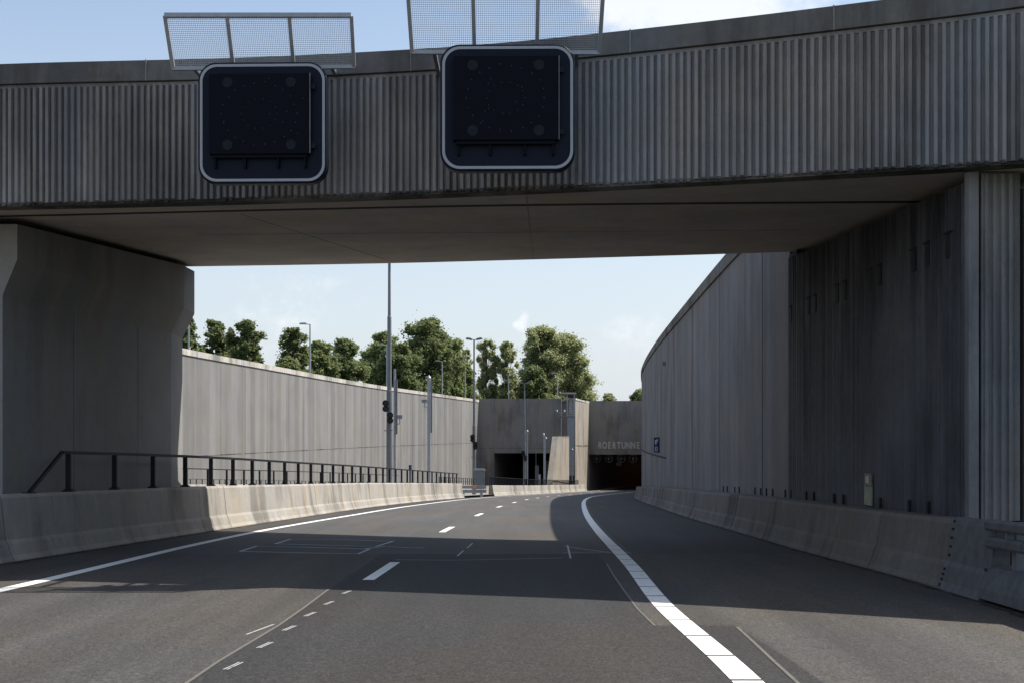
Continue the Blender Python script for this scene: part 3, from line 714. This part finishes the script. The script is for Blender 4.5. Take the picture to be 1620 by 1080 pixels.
def screen(xb0, xb1, yb, xt0, xt1, yt, db, dt, label):
    P = lambda x, y, d: Vector(((x-810)/F*d, d, E((H0-y)/F*d)))
    a, b, c, e = P(xb0, yb[0], db), P(xb1, yb[1], db), P(xt1, yt[1], dt), P(xt0, yt[0], dt)
    o = empty('mesh_screen', (a+b)/2); tag(o, label, 'mesh screen', 'wire mesh guards above the lane signals')
    mb = MB(); w_ = .05
    mb.bar(a, b, w_, .05); mb.bar(e, c, w_+.03, .055); mb.bar(a, e, .05, w_); mb.bar(b, c, .05, w_)
    mb.build('frame', M['galv'], o)
    mb = MB()
    for t in (1/3., 2/3.): mb.bar(a+(b-a)*t, e+(c-e)*t, .05, w_)
    mb.each('stile', M['galv'], o)
    for i in range(3):
        mb = MB(); nx, nz = 32, 27
        t0, t1 = i/3.+.006, (i+1)/3.-.006
        for k in range(1, nx):
            t = t0+(t1-t0)*k/nx; mb.bar(a+(b-a)*t, e+(c-e)*t, .0038, .0038)
        for k in range(1, nz):
            s = k/nz; l0 = a+(e-a)*s; r0 = b+(c-b)*s
            mb.bar(l0+(r0-l0)*t0, l0+(r0-l0)*t1, .0038, .0038)
        mb.build('wire_mesh', M['galv'], o)
    mb = MB()
    for t in (.12, .5, .88):
        p = a+(b-a)*t; mb.bar(p, (p.x, fr(p.x)-.02, p.z), .05, .06); q = e+(c-e)*t; 
    mb.each('support_arm', M['galvd'], o)
    return o
screen(274, 560, (109, 106), 261, 556, (25, 25), 17.75, 17.3, 'wire mesh guard screen above the left lane signal, whole frame against the sky')
screen(652, 948, (83, 84), 645.5, 954, (-10, -10), 16.75, 16.3, 'wire mesh guard screen above the right lane signal, its top beyond the picture')

# ---------------------------------------------------------------- tunnel portals
PL = empty('tunnel_portal', (1, 174, rz(174))); tag(PL, 'wide shaded grey concrete tunnel portal with a low dark opening, left of the stair tower', 'tunnel portal')
zo = E(-2.22); zb = rz(174)-.5
mb = MB(); mb.box((.95, 174.4, (zo+E(5.12))/2), (11.3, .8, E(5.12)-zo)); mb.box((-3.5, 174.4, (zo+zb)/2), (2.2, .8, zo-zb)); mb.box((6.35, 174.4, (zo+zb)/2), (.7, .8, zo-zb))
mb.build('portal_face', M['portal'], PL)
mb = MB()
for x in (-2.4, 1.95): mb.box((x, 173.998, (zo+GZ)/2), (.035, .02, GZ-zo))
mb.box((1.0, 173.997, E(-1.55)), (10.8, .02, .03)); mb.each('formwork_seam', M['pierstain'], PL)
mb = MB(); mb.grid([[(-2.4+t*.16, 174.8+t, rz(170+t)), (-2.4+t*.16, 174.8+t, zo), (6.0+t*.16, 174.8+t, zo), (6.0+t*.16, 174.8+t, rz(170+t))] for t in (0, 15, 40)])
mb.grid([[(4.0, 214.5, E(-10)), (4.0, 214.5, zo)], [(12.4, 214.5, E(-10)), (12.4, 214.5, zo)]])
mb.build('tunnel_lining', M['tunnelwall'], PL)
mb = MB(); mb.box((5.5, 180, E(-5.2)), (2.2, .3, 3.6)); mb.box((3.4, 176, E(-5.4)), (.5, .5, 3.0)); mb.each('service_panel', M['cabinet'], PL)

PQ = empty('tunnel_portal', (17, 192, rz(192))); tag(PQ, 'shaded brownish tunnel portal with jet fans and an orange glow inside', 'tunnel portal')
zo2 = E(-2.65); zb2 = rz(192)-.5
mb = MB(); mb.box((18.4, 192.5, (zo2+E(5.33))/2), (14.4, 1.0, E(5.33)-zo2)); mb.box((24.9, 192.5, (zo2+zb2)/2), (1.4, 1.0, zo2-zb2)); mb.box((11.35, 192.5, (zo2+zb2)/2), (.3, 1.0, zo2-zb2))
mb.build('portal_face', M['portalw'] if False else M['portal'], PQ)
mb = MB(); mb.grid([[(11.52+t*.24+t*t*.0004, 193.0+t, rz(192+t)-.2), (11.52+t*.24+t*t*.0004, 193.0+t, zo2-t*.02), (24.1+t*.24+t*t*.0004, 193.0+t, zo2-t*.02), (24.1+t*.24+t*t*.0004, 193.0+t, rz(192+t)-.2)] for t in (0, 20, 40, 60, 90, 120)])
mb.build('tunnel_lining', M['tunnelwall'], PQ)
for k, x in enumerate((943.5, 962.5, 982, 1001, 1020, 1039)):
    X = (x-810)/F*195; mb = MB(); z = E((H0-724.3)/F*195)
    mb.tube([(X, 194, z), (X, 195.2, z)], .60, 20, caps=False); mb.tube([(X, 195.2, z), (X, 194, z)], .54, 20, caps=False)
    mb.grid([[(X+.54*math.cos(R(a)), 194, z+.54*math.sin(R(a))), (X+.60*math.cos(R(a)), 194, z+.60*math.sin(R(a)))] for a in range(0, 361, 18)])
    f = mb.build('jet_fan', M['galvd'], PQ)
    mb = MB(); mb.tube([(X, 194.2, z), (X, 194.4, z), (X, 195, z)], [.10, .2, .2], 12); mb.box((X, 195.0, z), (1.05, .05, .07)); mb.box((X, 195.0, z), (.07, .05, 1.05))
    h = mb.build('fan_hub', M['galv'], PQ); h.parent = f; h.location = (0, 0, 0)
    f.location = (0, 0, 0)
for k in range(8):
    d = 222+k*11; X = xc(d)+1.5; mb = MB(); mb.box((X, d, zo2-.8-k*.2), (.35, 1.6, .12)); mb.build('sodium_lamp', M['sodium'], PQ)
MB().box((16, 193.5, E(-4.1)), (.8, .3, .5)).build('height_sensor', M['black'], PQ)
# lettering
LT = empty('name_lettering', (12.75, 191.9, E(-1.75))); tag(LT, 'pale metal letters spelling the tunnel name above the right tunnel opening', 'lettering')
for i, ch in enumerate('ROERTUNNEL'):
    cu = bpy.data.curves.new('letter', 'FONT'); cu.body = ch; cu.size = 1.36; cu.extrude = .03; cu.offset = .042; cu.align_x = 'CENTER'
    t = bpy.data.objects.new('tmp', cu); col.objects.link(t)
    dg = bpy.context.evaluated_depsgraph_get(); me = bpy.data.meshes.new_from_object(t.evaluated_get(dg)); bpy.data.objects.remove(t)
    me.materials.clear(); me.materials.append(M['letter'])
    o = bpy.data.objects.new('letter', me); col.objects.link(o); o.parent = LT
    o.rotation_euler = (R(90), 0, 0); o.scale = (.66, 1, 1); o.location = ((949-810+i*7.55)/F*191.9-12.75, 0, 0)

# lit wall between the tubes
MW = empty('dividing_wall', (9.5, 180, rz(180))); tag(MW, 'sunlit concrete wall between the two tunnel mouths with a white sloping coping', 'wall')
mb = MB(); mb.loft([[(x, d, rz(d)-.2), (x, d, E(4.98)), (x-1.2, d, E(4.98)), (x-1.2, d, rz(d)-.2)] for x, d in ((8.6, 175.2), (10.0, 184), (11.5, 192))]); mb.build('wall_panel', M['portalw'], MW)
mb = MB(); mb.loft([[(x+.06, d, E(4.98)), (x+.06, d, E(5.22)), (x-1.26, d, E(5.22)), (x-1.26, d, E(4.98))] for x, d in ((8.6, 175.1), (10.0, 184), (11.44, 191.95))]); mb.build('coping', M['coping'], MW)
mb = MB(); mb.bar((8.605, 175.3, E(-1.2)), (11.5, 191.9, E(-1.3)), .02, .05)
for t in (.53,): mb.box((8.6+2.9*t+.04, 175.2+16.8*t, E(0)), (.02, .05, 9.4))
mb.each('formwork_seam', M['pierstain'], MW)
# wing wall with sloped end
WW = empty('wing_wall', (5.2, 152, rz(152))); tag(WW, 'low sunlit wing wall with a slanted end standing before the dividing wall', 'wall')
def wing(x0, d0, x1, d1, th):
    n = Vector((d1-d0, -(x1-x0))).normalized()*th
    mb = MB(); zt = E(.02); zbm = rz(150)-.4
    # sloped near end: foot further forward than head
    foot = Vector((x0, d0)); head = foot+(Vector((x1, d1))-foot)*.36; end = Vector((x1, d1))
    f = [(foot, zbm), (head, zt), (end, zt), (end, zbm)]
    A_ = [(p.x, p.y, z) for p, z in f]; B_ = [(p.x-n.x, p.y-n.y, z) for p, z in f]
    mb.add(A_+B_, [(0, 1, 2, 3), (7, 6, 5, 4), (0, 4, 5, 1), (1, 5, 6, 2), (2, 6, 7, 3), (3, 7, 4, 0)]); return mb
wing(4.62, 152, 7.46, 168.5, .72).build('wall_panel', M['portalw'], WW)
mb = MB(); mb.bar((5.3, 158.3, E(-.12)), (7.1, 168.6, E(-.12)), .78, .05); mb.build('top_edge', M['pierstain'], WW)

# stair tower
ST = empty('stair_tower', (7.8, 173, rz(173))); tag(ST, 'grey clad stair tower with a roofed steel platform between the tunnel mouths', 'tower')
mb = MB(); mb.box((7.88, 173.2, (E(2.85)+rz(173)+1.0)/2), (.95, .8, E(2.85)-rz(173)-1.0)); mb.build('cladding', M['steelp'], ST)
mb = MB()
for x in (6.65, 7.42, 8.36):
    for y in (172.7, 173.7): mb.box((x, y, E(4.2)), (.08, .08, 3.1))
mb.each('column', M['galv'], ST)
MB().box((7.5, 173.2, E(5.82)), (2.15, 1.6, .16)).build('roof', M['galv'], ST)
mb = MB()
for z in (2.85, 3.15, 3.45): mb.box((7.88, 172.66, E(z)), (.95, .04, .05))
mb.each('handrail', M['galv'], ST)
MB().box((7.5, 173.2, E(2.68)), (1.9, 1.1, .1)).build('platform', M['galvd'], ST)
mb = MB(); mb.box((7.85, 173.3, E(4.1)), (.35, .3, 2.0)); mb.tube([(7.7, 172.9, E(5.2)), (7.9, 172.6, E(5.0))], .09, 8); mb.build('equipment', M['steelp'], ST)
MB().box((7.2, 175.6, E(-.8)), (.9, 1.6, 11.4)).build('rear_wall', M['portal'], ST)
mb = MB(); mb.box((7.95, 172.78, rz(173)+1.6), (.85, .06, 1.1)); mb.build('door', M['black'], ST)

# ---------------------------------------------------------------- masts, poles and cameras on the median
def mast(x, d, zh, label, group, speakers=True, r0=.165, head=True):
    X = (x-810)/F*d; z0 = rz(d)+.1
    o = empty('light_mast', (X, d, z0)); tag(o, label, 'light mast', group); Hh = E(zh)-z0
    mb = MB(); mb.tube([(X, d, z0), (X, d, z0+Hh*.45), (X, d, z0+Hh*.45+.02), (X, d, z0+Hh*.75), (X, d, z0+Hh*.75+.02), (X, d, z0+Hh)], [r0, r0*.92, r0*.74, r0*.66, r0*.5, r0*.42], 12)
    mb.build('pole', M['galvd'], o, smooth=False)
    if head:
        for s in (-1, 1):
            mb = MB(); mb.bar((X, d, z0+Hh-.02), (X+s*.2, d, z0+Hh+.05), .06, .06); mb.box((X+s*.42, d, z0+Hh+.06), (.52, .34, .12), Matrix.Rotation(-s*R(10), 3, 'Y')); mb.box((X+s*.42, d, z0+Hh+.14), (.34, .24, .06), Matrix.Rotation(-s*R(10), 3, 'Y'))
            mb.build('lamp_head', M['galvd'], o)
    if speakers:
        for (ox, dz) in speakers:
            zz = E((H0-dz)/F*d); xx = (ox-810)/F*d
            mb = MB(); rr = .165 if d < 90 else .2
            mb.tube([(xx, d-.55, zz), (xx, d-.5, zz), (xx, d-.3, zz), (xx, d-.15, zz)], [rr, rr*.95, rr*.45, rr*.3], 16, caps=False)
            mb.tube([(xx, d-.44, zz), (xx, d-.43, zz)], rr*.9, 16)
            mb.bar((xx, d-.2, zz), (X, d, zz), .04)
            mb.build('loudspeaker', M['black'], o)
        zz = E((H0-speakers[-1][1]-16)/F*d); mb = MB(); mb.bar((X-.25, d-.2, zz), (X+.2, d-.2, zz+.05), .05); mb.box((X, d-.18, zz), (.12, .1, .12)); mb.build('bracket', M['galvd'], o)
    return o
G = 'light masts standing along the median'
mast(616, 68, 9.5, 'tallest and nearest light mast, four black loudspeakers on it, head hidden by the overpass', G, ((611.5, 637.5), (611.5, 646.3), (618.8, 656.5), (618.8, 664.8)))
mast(750, 107, 8.0, 'middle light mast with a double lamp head above the trees, behind the grey cabinet', G, ((747.8, 690.3), (748, 695.3), (752.3, 701.3), (752.3, 706.5)), r0=.15)
mast(829.8, 142, 5.85, 'farthest light mast with a double head in front of the left tunnel portal', G, ((827.5, 714.5), (828, 717.8), (831, 722), (831, 726)), r0=.15)
def pole(x, d, ytop, label, wd=.14, cam_=None, box=None, name='equipment_pole', z0=None, domes=()):
    X = (x-810)/F*d; z0 = rz(d)+.1 if z0 is None else z0; zt_ = E((H0-ytop)/F*d)
    o = empty(name, (X, d, z0)); tag(o, label, 'pole')
    mb = MB(); mb.box((X, d, (z0+zt_)/2), (wd, wd, zt_-z0)); mb.build('shaft', M['galv'], o)
    if box:
        y0, y1, ox = box; mb = MB(); a, b = E((H0-y0)/F*d), E((H0-y1)/F*d); mb.box((X+ox, d-.05, (a+b)/2), (.10, .16, a-b)); mb.build('cable_duct', M['galvd'], o)
    if cam_:
        for (cx, cy) in cam_:
            px_, pz = (cx-810)/F*d, E((H0-cy)/F*d); mb = MB()
            mb.box((px_, d-.2, pz), (.26, .42, .17), Matrix.Rotation(R(18), 3, 'Z')); mb.box((px_-.02, d-.22, pz+.1), (.30, .46, .03), Matrix.Rotation(R(18), 3, 'Z'))
            mb.bar((px_+.02, d-.1, pz-.08), (px_+.02, d-.1, pz-.38), .04); mb.bar((px_+.02, d-.1, pz-.36), (X, d, pz-.36), .04)
            mb.build('camera', M['galvd'] if len(cam_) > 1 else M['steelp'], o)
    for (cx, cy) in domes:
        px_, pz = (cx-810)/F*d, E((H0-cy)/F*d); mb = MB(); mb.tube([(px_, d, pz-.2), (px_, d, pz-.1), (px_, d, pz+.03), (px_, d, pz+.2)], [.05, .12, .15, .05], 12); mb.box((px_-.1, d-.1, pz+.1), (.2, .3, .08))
        mb.bar((px_, d, pz-.15), (X, d, pz-.2), .05); mb.build('dome_camera', M['galv'], o)
    return o
pole(624.6, 70, 583, 'slim grey pole with a floodlight box just right of the nearest mast', .12, cam_=[(632, 659.5)], box=(600, 686, .10))
pole(678.5, 84, 601, 'camera pole with a white dome on top and a small camera on its left', .20, cam_=[(671.5, 634.5)], box=(602, 684, .17), domes=((678.5, 598),))
pole(834.2, 144, 684, 'thin pole with a round white head beside the farthest light mast', .18, domes=((834, 682),))
pole(861.5, 150, 689, 'short pole with dome cameras left of the slanted wing wall', .26, domes=((860, 687), (863.5, 693)))
pole(888, 170.5, 660, 'slender pole beside the stair tower carrying a twin camera bar', .12, domes=((881, 650), (893, 650)))
pole(853.5, 150, 750, 'low grey post behind the median railing under the portal', .25)
o = pole(905.2, 171.8, 712, 'small bent camera bracket pole at the foot of the stair tower', .10, domes=((905, 711),))

# cabinet and guardrail in the gap
d = 100; X = (758-810)/F*d; cz0 = rz(d)+.6
K = empty('control_cabinet', (X, d, cz0)); tag(K, 'grey roadside control cabinet standing in the gap between the barriers', 'cabinet')
zc = E((H0-744)/F*d)
mb = MB(); mb.box((X, d, (zc+cz0)/2), (.80, .5, zc-cz0)); mb.build('body', M['cabinet'], K)
mb = MB(); mb.box((X, d, zc+.05), (.94, .62, .1)); mb.box((X, d, zc+.13), (.78, .5, .07)); mb.build('lid', M['steelp'], K)
mb = MB(); mb.box((X+.37, d-.256, (zc+cz0)/2), (.03, .02, .2)); mb.build('handle', M['black'], K)
GR = empty('guardrail', ((749-810)/F*98, 98, rz(98))); tag(GR, 'short galvanised guardrail with an orange reflector bridging the gap below the cabinet', 'guardrail')
def gp(x, y, d=97.5): return ((x-810)/F*d, d, E((H0-y)/F*d))
for y in (769.5, 776.2):
    a, b = gp(727.5, y), gp(769.5, y); mb = MB()
    mb.bar(a, b, .05, .14); mb.bar((a[0], a[1]-.04, a[2]+.09), (b[0], b[1]-.04, b[2]+.09), .05, .06); mb.bar((a[0], a[1]-.04, a[2]-.09), (b[0], b[1]-.04, b[2]-.09), .05, .06); mb.build('rail_beam', M['galv'], GR)
for x in (733, 761.5): mb = MB(); p = gp(x, 783); mb.box((p[0], p[1]+.15, (p[2]-.05+E((H0-776)/F*97.5))/2), (.2, .15, .5)); mb.build('post', M['white'], GR)
p = gp(751, 769.5); MB().box((p[0], p[1]-.09, p[2]), (.34, .03, .16)).build('reflector', M['orange'], GR)

# small blue post behind the railing
p = ((649-810)/F*74, 74); z = E((H0-735)/F*74)
o = empty('marker_post', (p[0], p[1], rz(74)+.8)); tag(o, 'small blue and white marker post standing behind the railing', 'marker post')
mb = MB(); mb.box((p[0], p[1], (z+rz(74)+.8)/2), (.12, .12, z-rz(74)-.8)); mb.build('post', M['galvd'], o); MB().box((p[0], p[1]-.07, z-.12), (.16, .03, .26)).build('plate', M['blue'], o)

# signs on the right wall
d = 65.5; x = wr(d)
o = empty('wall_sign', (x, d, E((H0-713)/F*d))); tag(o, 'small blue box sign with white pictograms projecting from the right wall', 'sign')
zz = E((H0-703)/F*d)
MB().box((x-.15, d, zz), (.29, .22, .76)).build('sign_box', M['blue'], o)
MB().box((x-.02, d-.14, zz), (.08, .10, .80)).build('bracket', M['black'], o)
mb = MB(); mb.box((x-.17, d-.113, zz+.20), (.15, .01, .10)); mb.box((x-.20, d-.113, zz+.10), (.08, .01, .14)); mb.box((x-.12, d-.113, zz+.27), (.07, .01, .05)); mb.box((x-.17, d-.113, zz-.20), (.13, .01, .22)); mb.build('pictogram', M['white'], o)
mb = MB(); mb.box((x-.17, d-.12, zz-.2), (.05, .01, .15)); mb.build('pictogram_detail', M['blue'], o)
d0 = 5.55*F/(1376-810); 
o = empty('wall_plate', (5.55, d0, E((H0-797)/F*d0))); tag(o, 'pale information plate in two parts on the ribbed abutment above the ledge', 'sign')
mt = plain('plate_pale_green', (.27, .31, .22), .6, noise=.25); mt2 = plain('plate_brown', (.16, .14, .10), .6, noise=.4, nscale=20)
MB().box((5.53, d0, E((H0-783)/F*d0)), (.02, .40, .30)).build('lower_plate', mt, o)
MB().box((5.53, d0, E((H0-758.5)/F*d0)), (.02, .40, .20)).build('upper_plate', mt2, o)
mb = MB(); mb.box((5.518, d0, E((H0-758)/F*d0)), (.006, .06, .12)); mb.box((5.518, d0+.09, E((H0-758)/F*d0)), (.006, .03, .10)); mb.build('pictogram', M['white'], o)
# wall fitting high on the right wall
d = 46*1.0; 
for _ in range(20): d = wr(d)*F/(1053-810)
MB().box((wr(d)-.08, d, E((H0-575)/F*d)), (.16, .22, .16)).build('wall_lamp', M['cabinet'], origin=(wr(d)-.08, d, E((H0-575)/F*d)))
tag(bpy.context.scene.collection.objects[-1], 'small grey fitting high on the curving right wall', 'lamp')

# ---------------------------------------------------------------- street lamps on the ground behind the left wall
def street_lamp(x, ytop, d, label, side=-1):
    X = (x-810)/F*d; zt_ = E((H0-ytop)/F*d); z0 = GZ-.3
    o = empty('street_lamp', (X, d, z0)); tag(o, label, 'street lamp', 'street lamps on the ground above the cutting')
    mb = MB(); mb.tube([(X, d, z0), (X, d, zt_)], [.09, .06], 8); mb.build('pole', M['galv'], o)
    mb = MB(); mb.tube([(X, d, zt_-.03), (X+side*.35, d, zt_+.02)], .04, 8); mb.box((X+side*.6, d, zt_+.04), (.62, .26, .12)); mb.box((X+side*.6, d, zt_+.11), (.4, .2, .05)); mb.build('lamp_head', M['galv'], o)
street_lamp(298.5, 502, 108, 'street lamp nearest the pier, only its pole showing beside the trees')
street_lamp(490.5, 513, 112, 'street lamp with a left facing head in the gap between two dark trees')
street_lamp(612, 546, 130, 'street lamp almost hidden behind the nearest light mast')
street_lamp(699.5, 571, 165, 'street lamp in front of the big dark tree right of the camera pole')
street_lamp(736, 578, 175, 'street lamp just left of the middle light mast')
street_lamp(882, 590, 185, 'street lamp before the pale willow tree near the stair tower')
street_lamp(804.5, 592, 195, 'faint street lamp among the thin tree trunks', 1)

# ---------------------------------------------------------------- trees
def tree(x, ytop, hw, d, kind, label, seed, lean=0, dens=1.0, bottom=None, wispy=False):
    hw *= (1.22 if kind == 'leafl' else 1.14) if not wispy else 1.1
    bottom = None if bottom is None else bottom-.05
    rd = random.Random(seed); X = (x-810)/F*d; z0 = GZ-.3; zt_ = E((H0-ytop)/F*d); Hh = zt_-z0; rw = hw/F*d
    o = empty('tree', (X, d, z0)); tag(o, label, 'tree', 'trees on the ground beyond the cutting')
    mbt = MB(); mbl = MB()
    tr0 = .035*Hh*(.6 if wispy else 1)
    lean_ = lean*rw
    trunk = [(X+lean_*t**1.5+rd.uniform(-.1, .1), d+rd.uniform(-.1, .1), z0+Hh*.93*t) for t in (0, .15, .35, .55, .75, .95)]
    mbt.tube(trunk, [tr0, tr0*.8, tr0*.62, tr0*.42, tr0*.25, tr0*.06], 7)
    clumps = []
    zmin = .15 if bottom is None else bottom
    nm = 10 if not wispy else 12
    mains = []
    for i in range(nm):
        t = zmin+(1-zmin)*(i+.5)/nm
        e = (math.sin(math.pi*min(1, .22+.78*(t-zmin)/(1-zmin)))**.6) if not wispy else (.45+.4*math.sin(math.pi*t))
        for k in range(4 if wispy else 5):
            a = rd.uniform(0, 2*math.pi); rr = rw*e*rd.uniform(.3, .85)
            mains.append((X+lean_*t+rr*math.cos(a)*1.0, d+rr*math.sin(a), z0+Hh*min(.93, t), rw*rd.uniform(.18, .40)*(.62 if wispy else 1)*(.6+.4*e)))
    for (mx_, my_, mz_, mr_) in mains:
        b_ = Vector(trunk[min(4, max(1, int(((mz_-z0)/Hh-.2)*5)))]); c_ = Vector((mx_, my_, mz_)); m_ = (b_+c_)/2+Vector((0, 0, -.05*Hh*rd.random()))
        mbt.tube([b_, m_, c_], [tr0*.32, tr0*.20, tr0*.06], 5, caps=False)
        for q in range(7):
            u = Vector((rd.gauss(0, 1), rd.gauss(0, 1), rd.gauss(0, .8))).normalized()*mr_*rd.uniform(.35, 1.05)
            clumps.append((mx_+u.x, my_+u.y, min(mz_+u.z, zt_-mr_*.18), mr_*rd.uniform(.28, .6)*(1.5 if wispy else 1)))
            if q < 3: mbt.tube([c_, c_+u], [tr0*.07, tr0*.03], 4, caps=False)
    ls = .00125*d*(.85 if wispy else 1.0)
    fine = .68 if kind == 'leafl' else .85
    ls *= fine
    for cx, cy, cz, cr in clumps:
        n = int(dens*min(420, 45+330*(cr/.9)**2*(130/d))*(1.5 if kind == 'leafl' else 1))
        sq = rd.uniform(.75, 1.0)*(1.5 if wispy else 1)
        for _ in range(n):
            u = Vector((rd.gauss(0, 1), rd.gauss(0, 1), rd.gauss(0, 1)))*cr*rd.choice((.45, .5, .55, .8))
            p = Vector((cx+u.x, cy+u.y, cz+u.z*sq))
            s = ls*rd.uniform(.5, 1.35)
            a1 = Vector((rd.gauss(0, 1), rd.gauss(0, 1), rd.gauss(0, .7))).normalized(); a2 = a1.cross(Vector((rd.gauss(0, 1), rd.gauss(0, 1), rd.gauss(0, 1)))).normalized()
            mbl.add([p-a1*s, p+a2*s*.6, p+a1*s, p-a2*s*.6], [(0, 1, 2, 3)])
    mbt.build('trunk', M['bark'], o)
    me = bpy.data.meshes.new('crown'); me.from_pydata([tuple(Vector(v)-o.location) for v in mbl.v], [], mbl.f); me.materials.append(M[kind])
    c = bpy.data.objects.new('crown', me); col.objects.link(c); c.parent = o
    return o
tree(294, 500, 22, 122, 'leafd', 'dark tree half hidden by the pier, leftmost of the row', 1)
tree(343, 507, 25, 128, 'leafd', 'dark green tree behind the wall, second from the pier', 2, dens=.8)
tree(388, 505, 28, 124, 'leafd', 'rounded dark green tree just before the gap in the row', 33, bottom=.1)
tree(474, 519, 28, 126, 'leafd', 'ragged open crowned tree left of the street lamp in the gap', 4, dens=.55, bottom=.05, lean=-.4)
tree(507, 540, 26, 132, 'leafm', 'low rounded tree right of the gap lamp', 5, bottom=.05)
tree(548, 536, 32, 142, 'leafd', 'broad dark tree between the gap lamp and the nearest light mast', 6, bottom=.05)
tree(458, 566, 22, 122, 'leafm', 'low bush like tree at the foot of the ragged tree', 61, bottom=.0)
tree(604, 523, 30, 165, 'leafm', 'paler tree directly behind the nearest light mast', 7)
tree(628, 545, 34, 152, 'leafd', 'dark low tree between the nearest mast and the big dark tree', 8, bottom=.02)
tree(678, 505, 46, 172, 'leafd', 'biggest dark green tree with a high domed crown above the camera pole', 9, bottom=.12, dens=1.1)
tree(708, 535, 30, 188, 'leafm', 'mid green tree right of the biggest dark tree', 10, bottom=.12)
tree(730, 575, 24, 190, 'leafm', 'small tree left of the middle light mast', 11, bottom=.02)
tree(738, 548, 14, 230, 'leafl', 'thin bare topped tree behind the middle light mast', 19, wispy=True, dens=.18)
tree(770, 536, 22, 200, 'leafl', 'slender wispy tree right of the middle light mast', 12, wispy=True, dens=.75, bottom=.05)
tree(801, 538, 23, 200, 'leafl', 'slender wispy tree before the large willow, with two thin stems', 13, wispy=True, dens=.75, bottom=.05)
tree(856, 519, 38, 215, 'leafl', 'tall pale willow left of the stair tower', 14, bottom=.0, dens=1.0)
tree(893, 531, 42, 218, 'leafl', 'broad rounded pale willow directly above the stair tower', 15, bottom=.0, dens=1.1)
tree(848, 580, 22, 198, 'leafd', 'dark small tree in front of the tall pale willow', 16, bottom=.02, dens=.7)
tree(822, 605, 18, 205, 'leafm', 'low shrub tree between the thin stems and the willow', 17, bottom=.0, dens=.7)
tree(790, 612, 20, 210, 'leafm', 'low shrub tree at the foot of the slender wispy trees', 27, bottom=.0, dens=.7)
tree(962, 623, 12, 260, 'leafl', 'small treetop showing above the right tunnel portal', 18, bottom=.0)
tree(1010, 616, 12, 262, 'leafl', 'treetop partly hidden by the curving right wall', 20, bottom=.0)
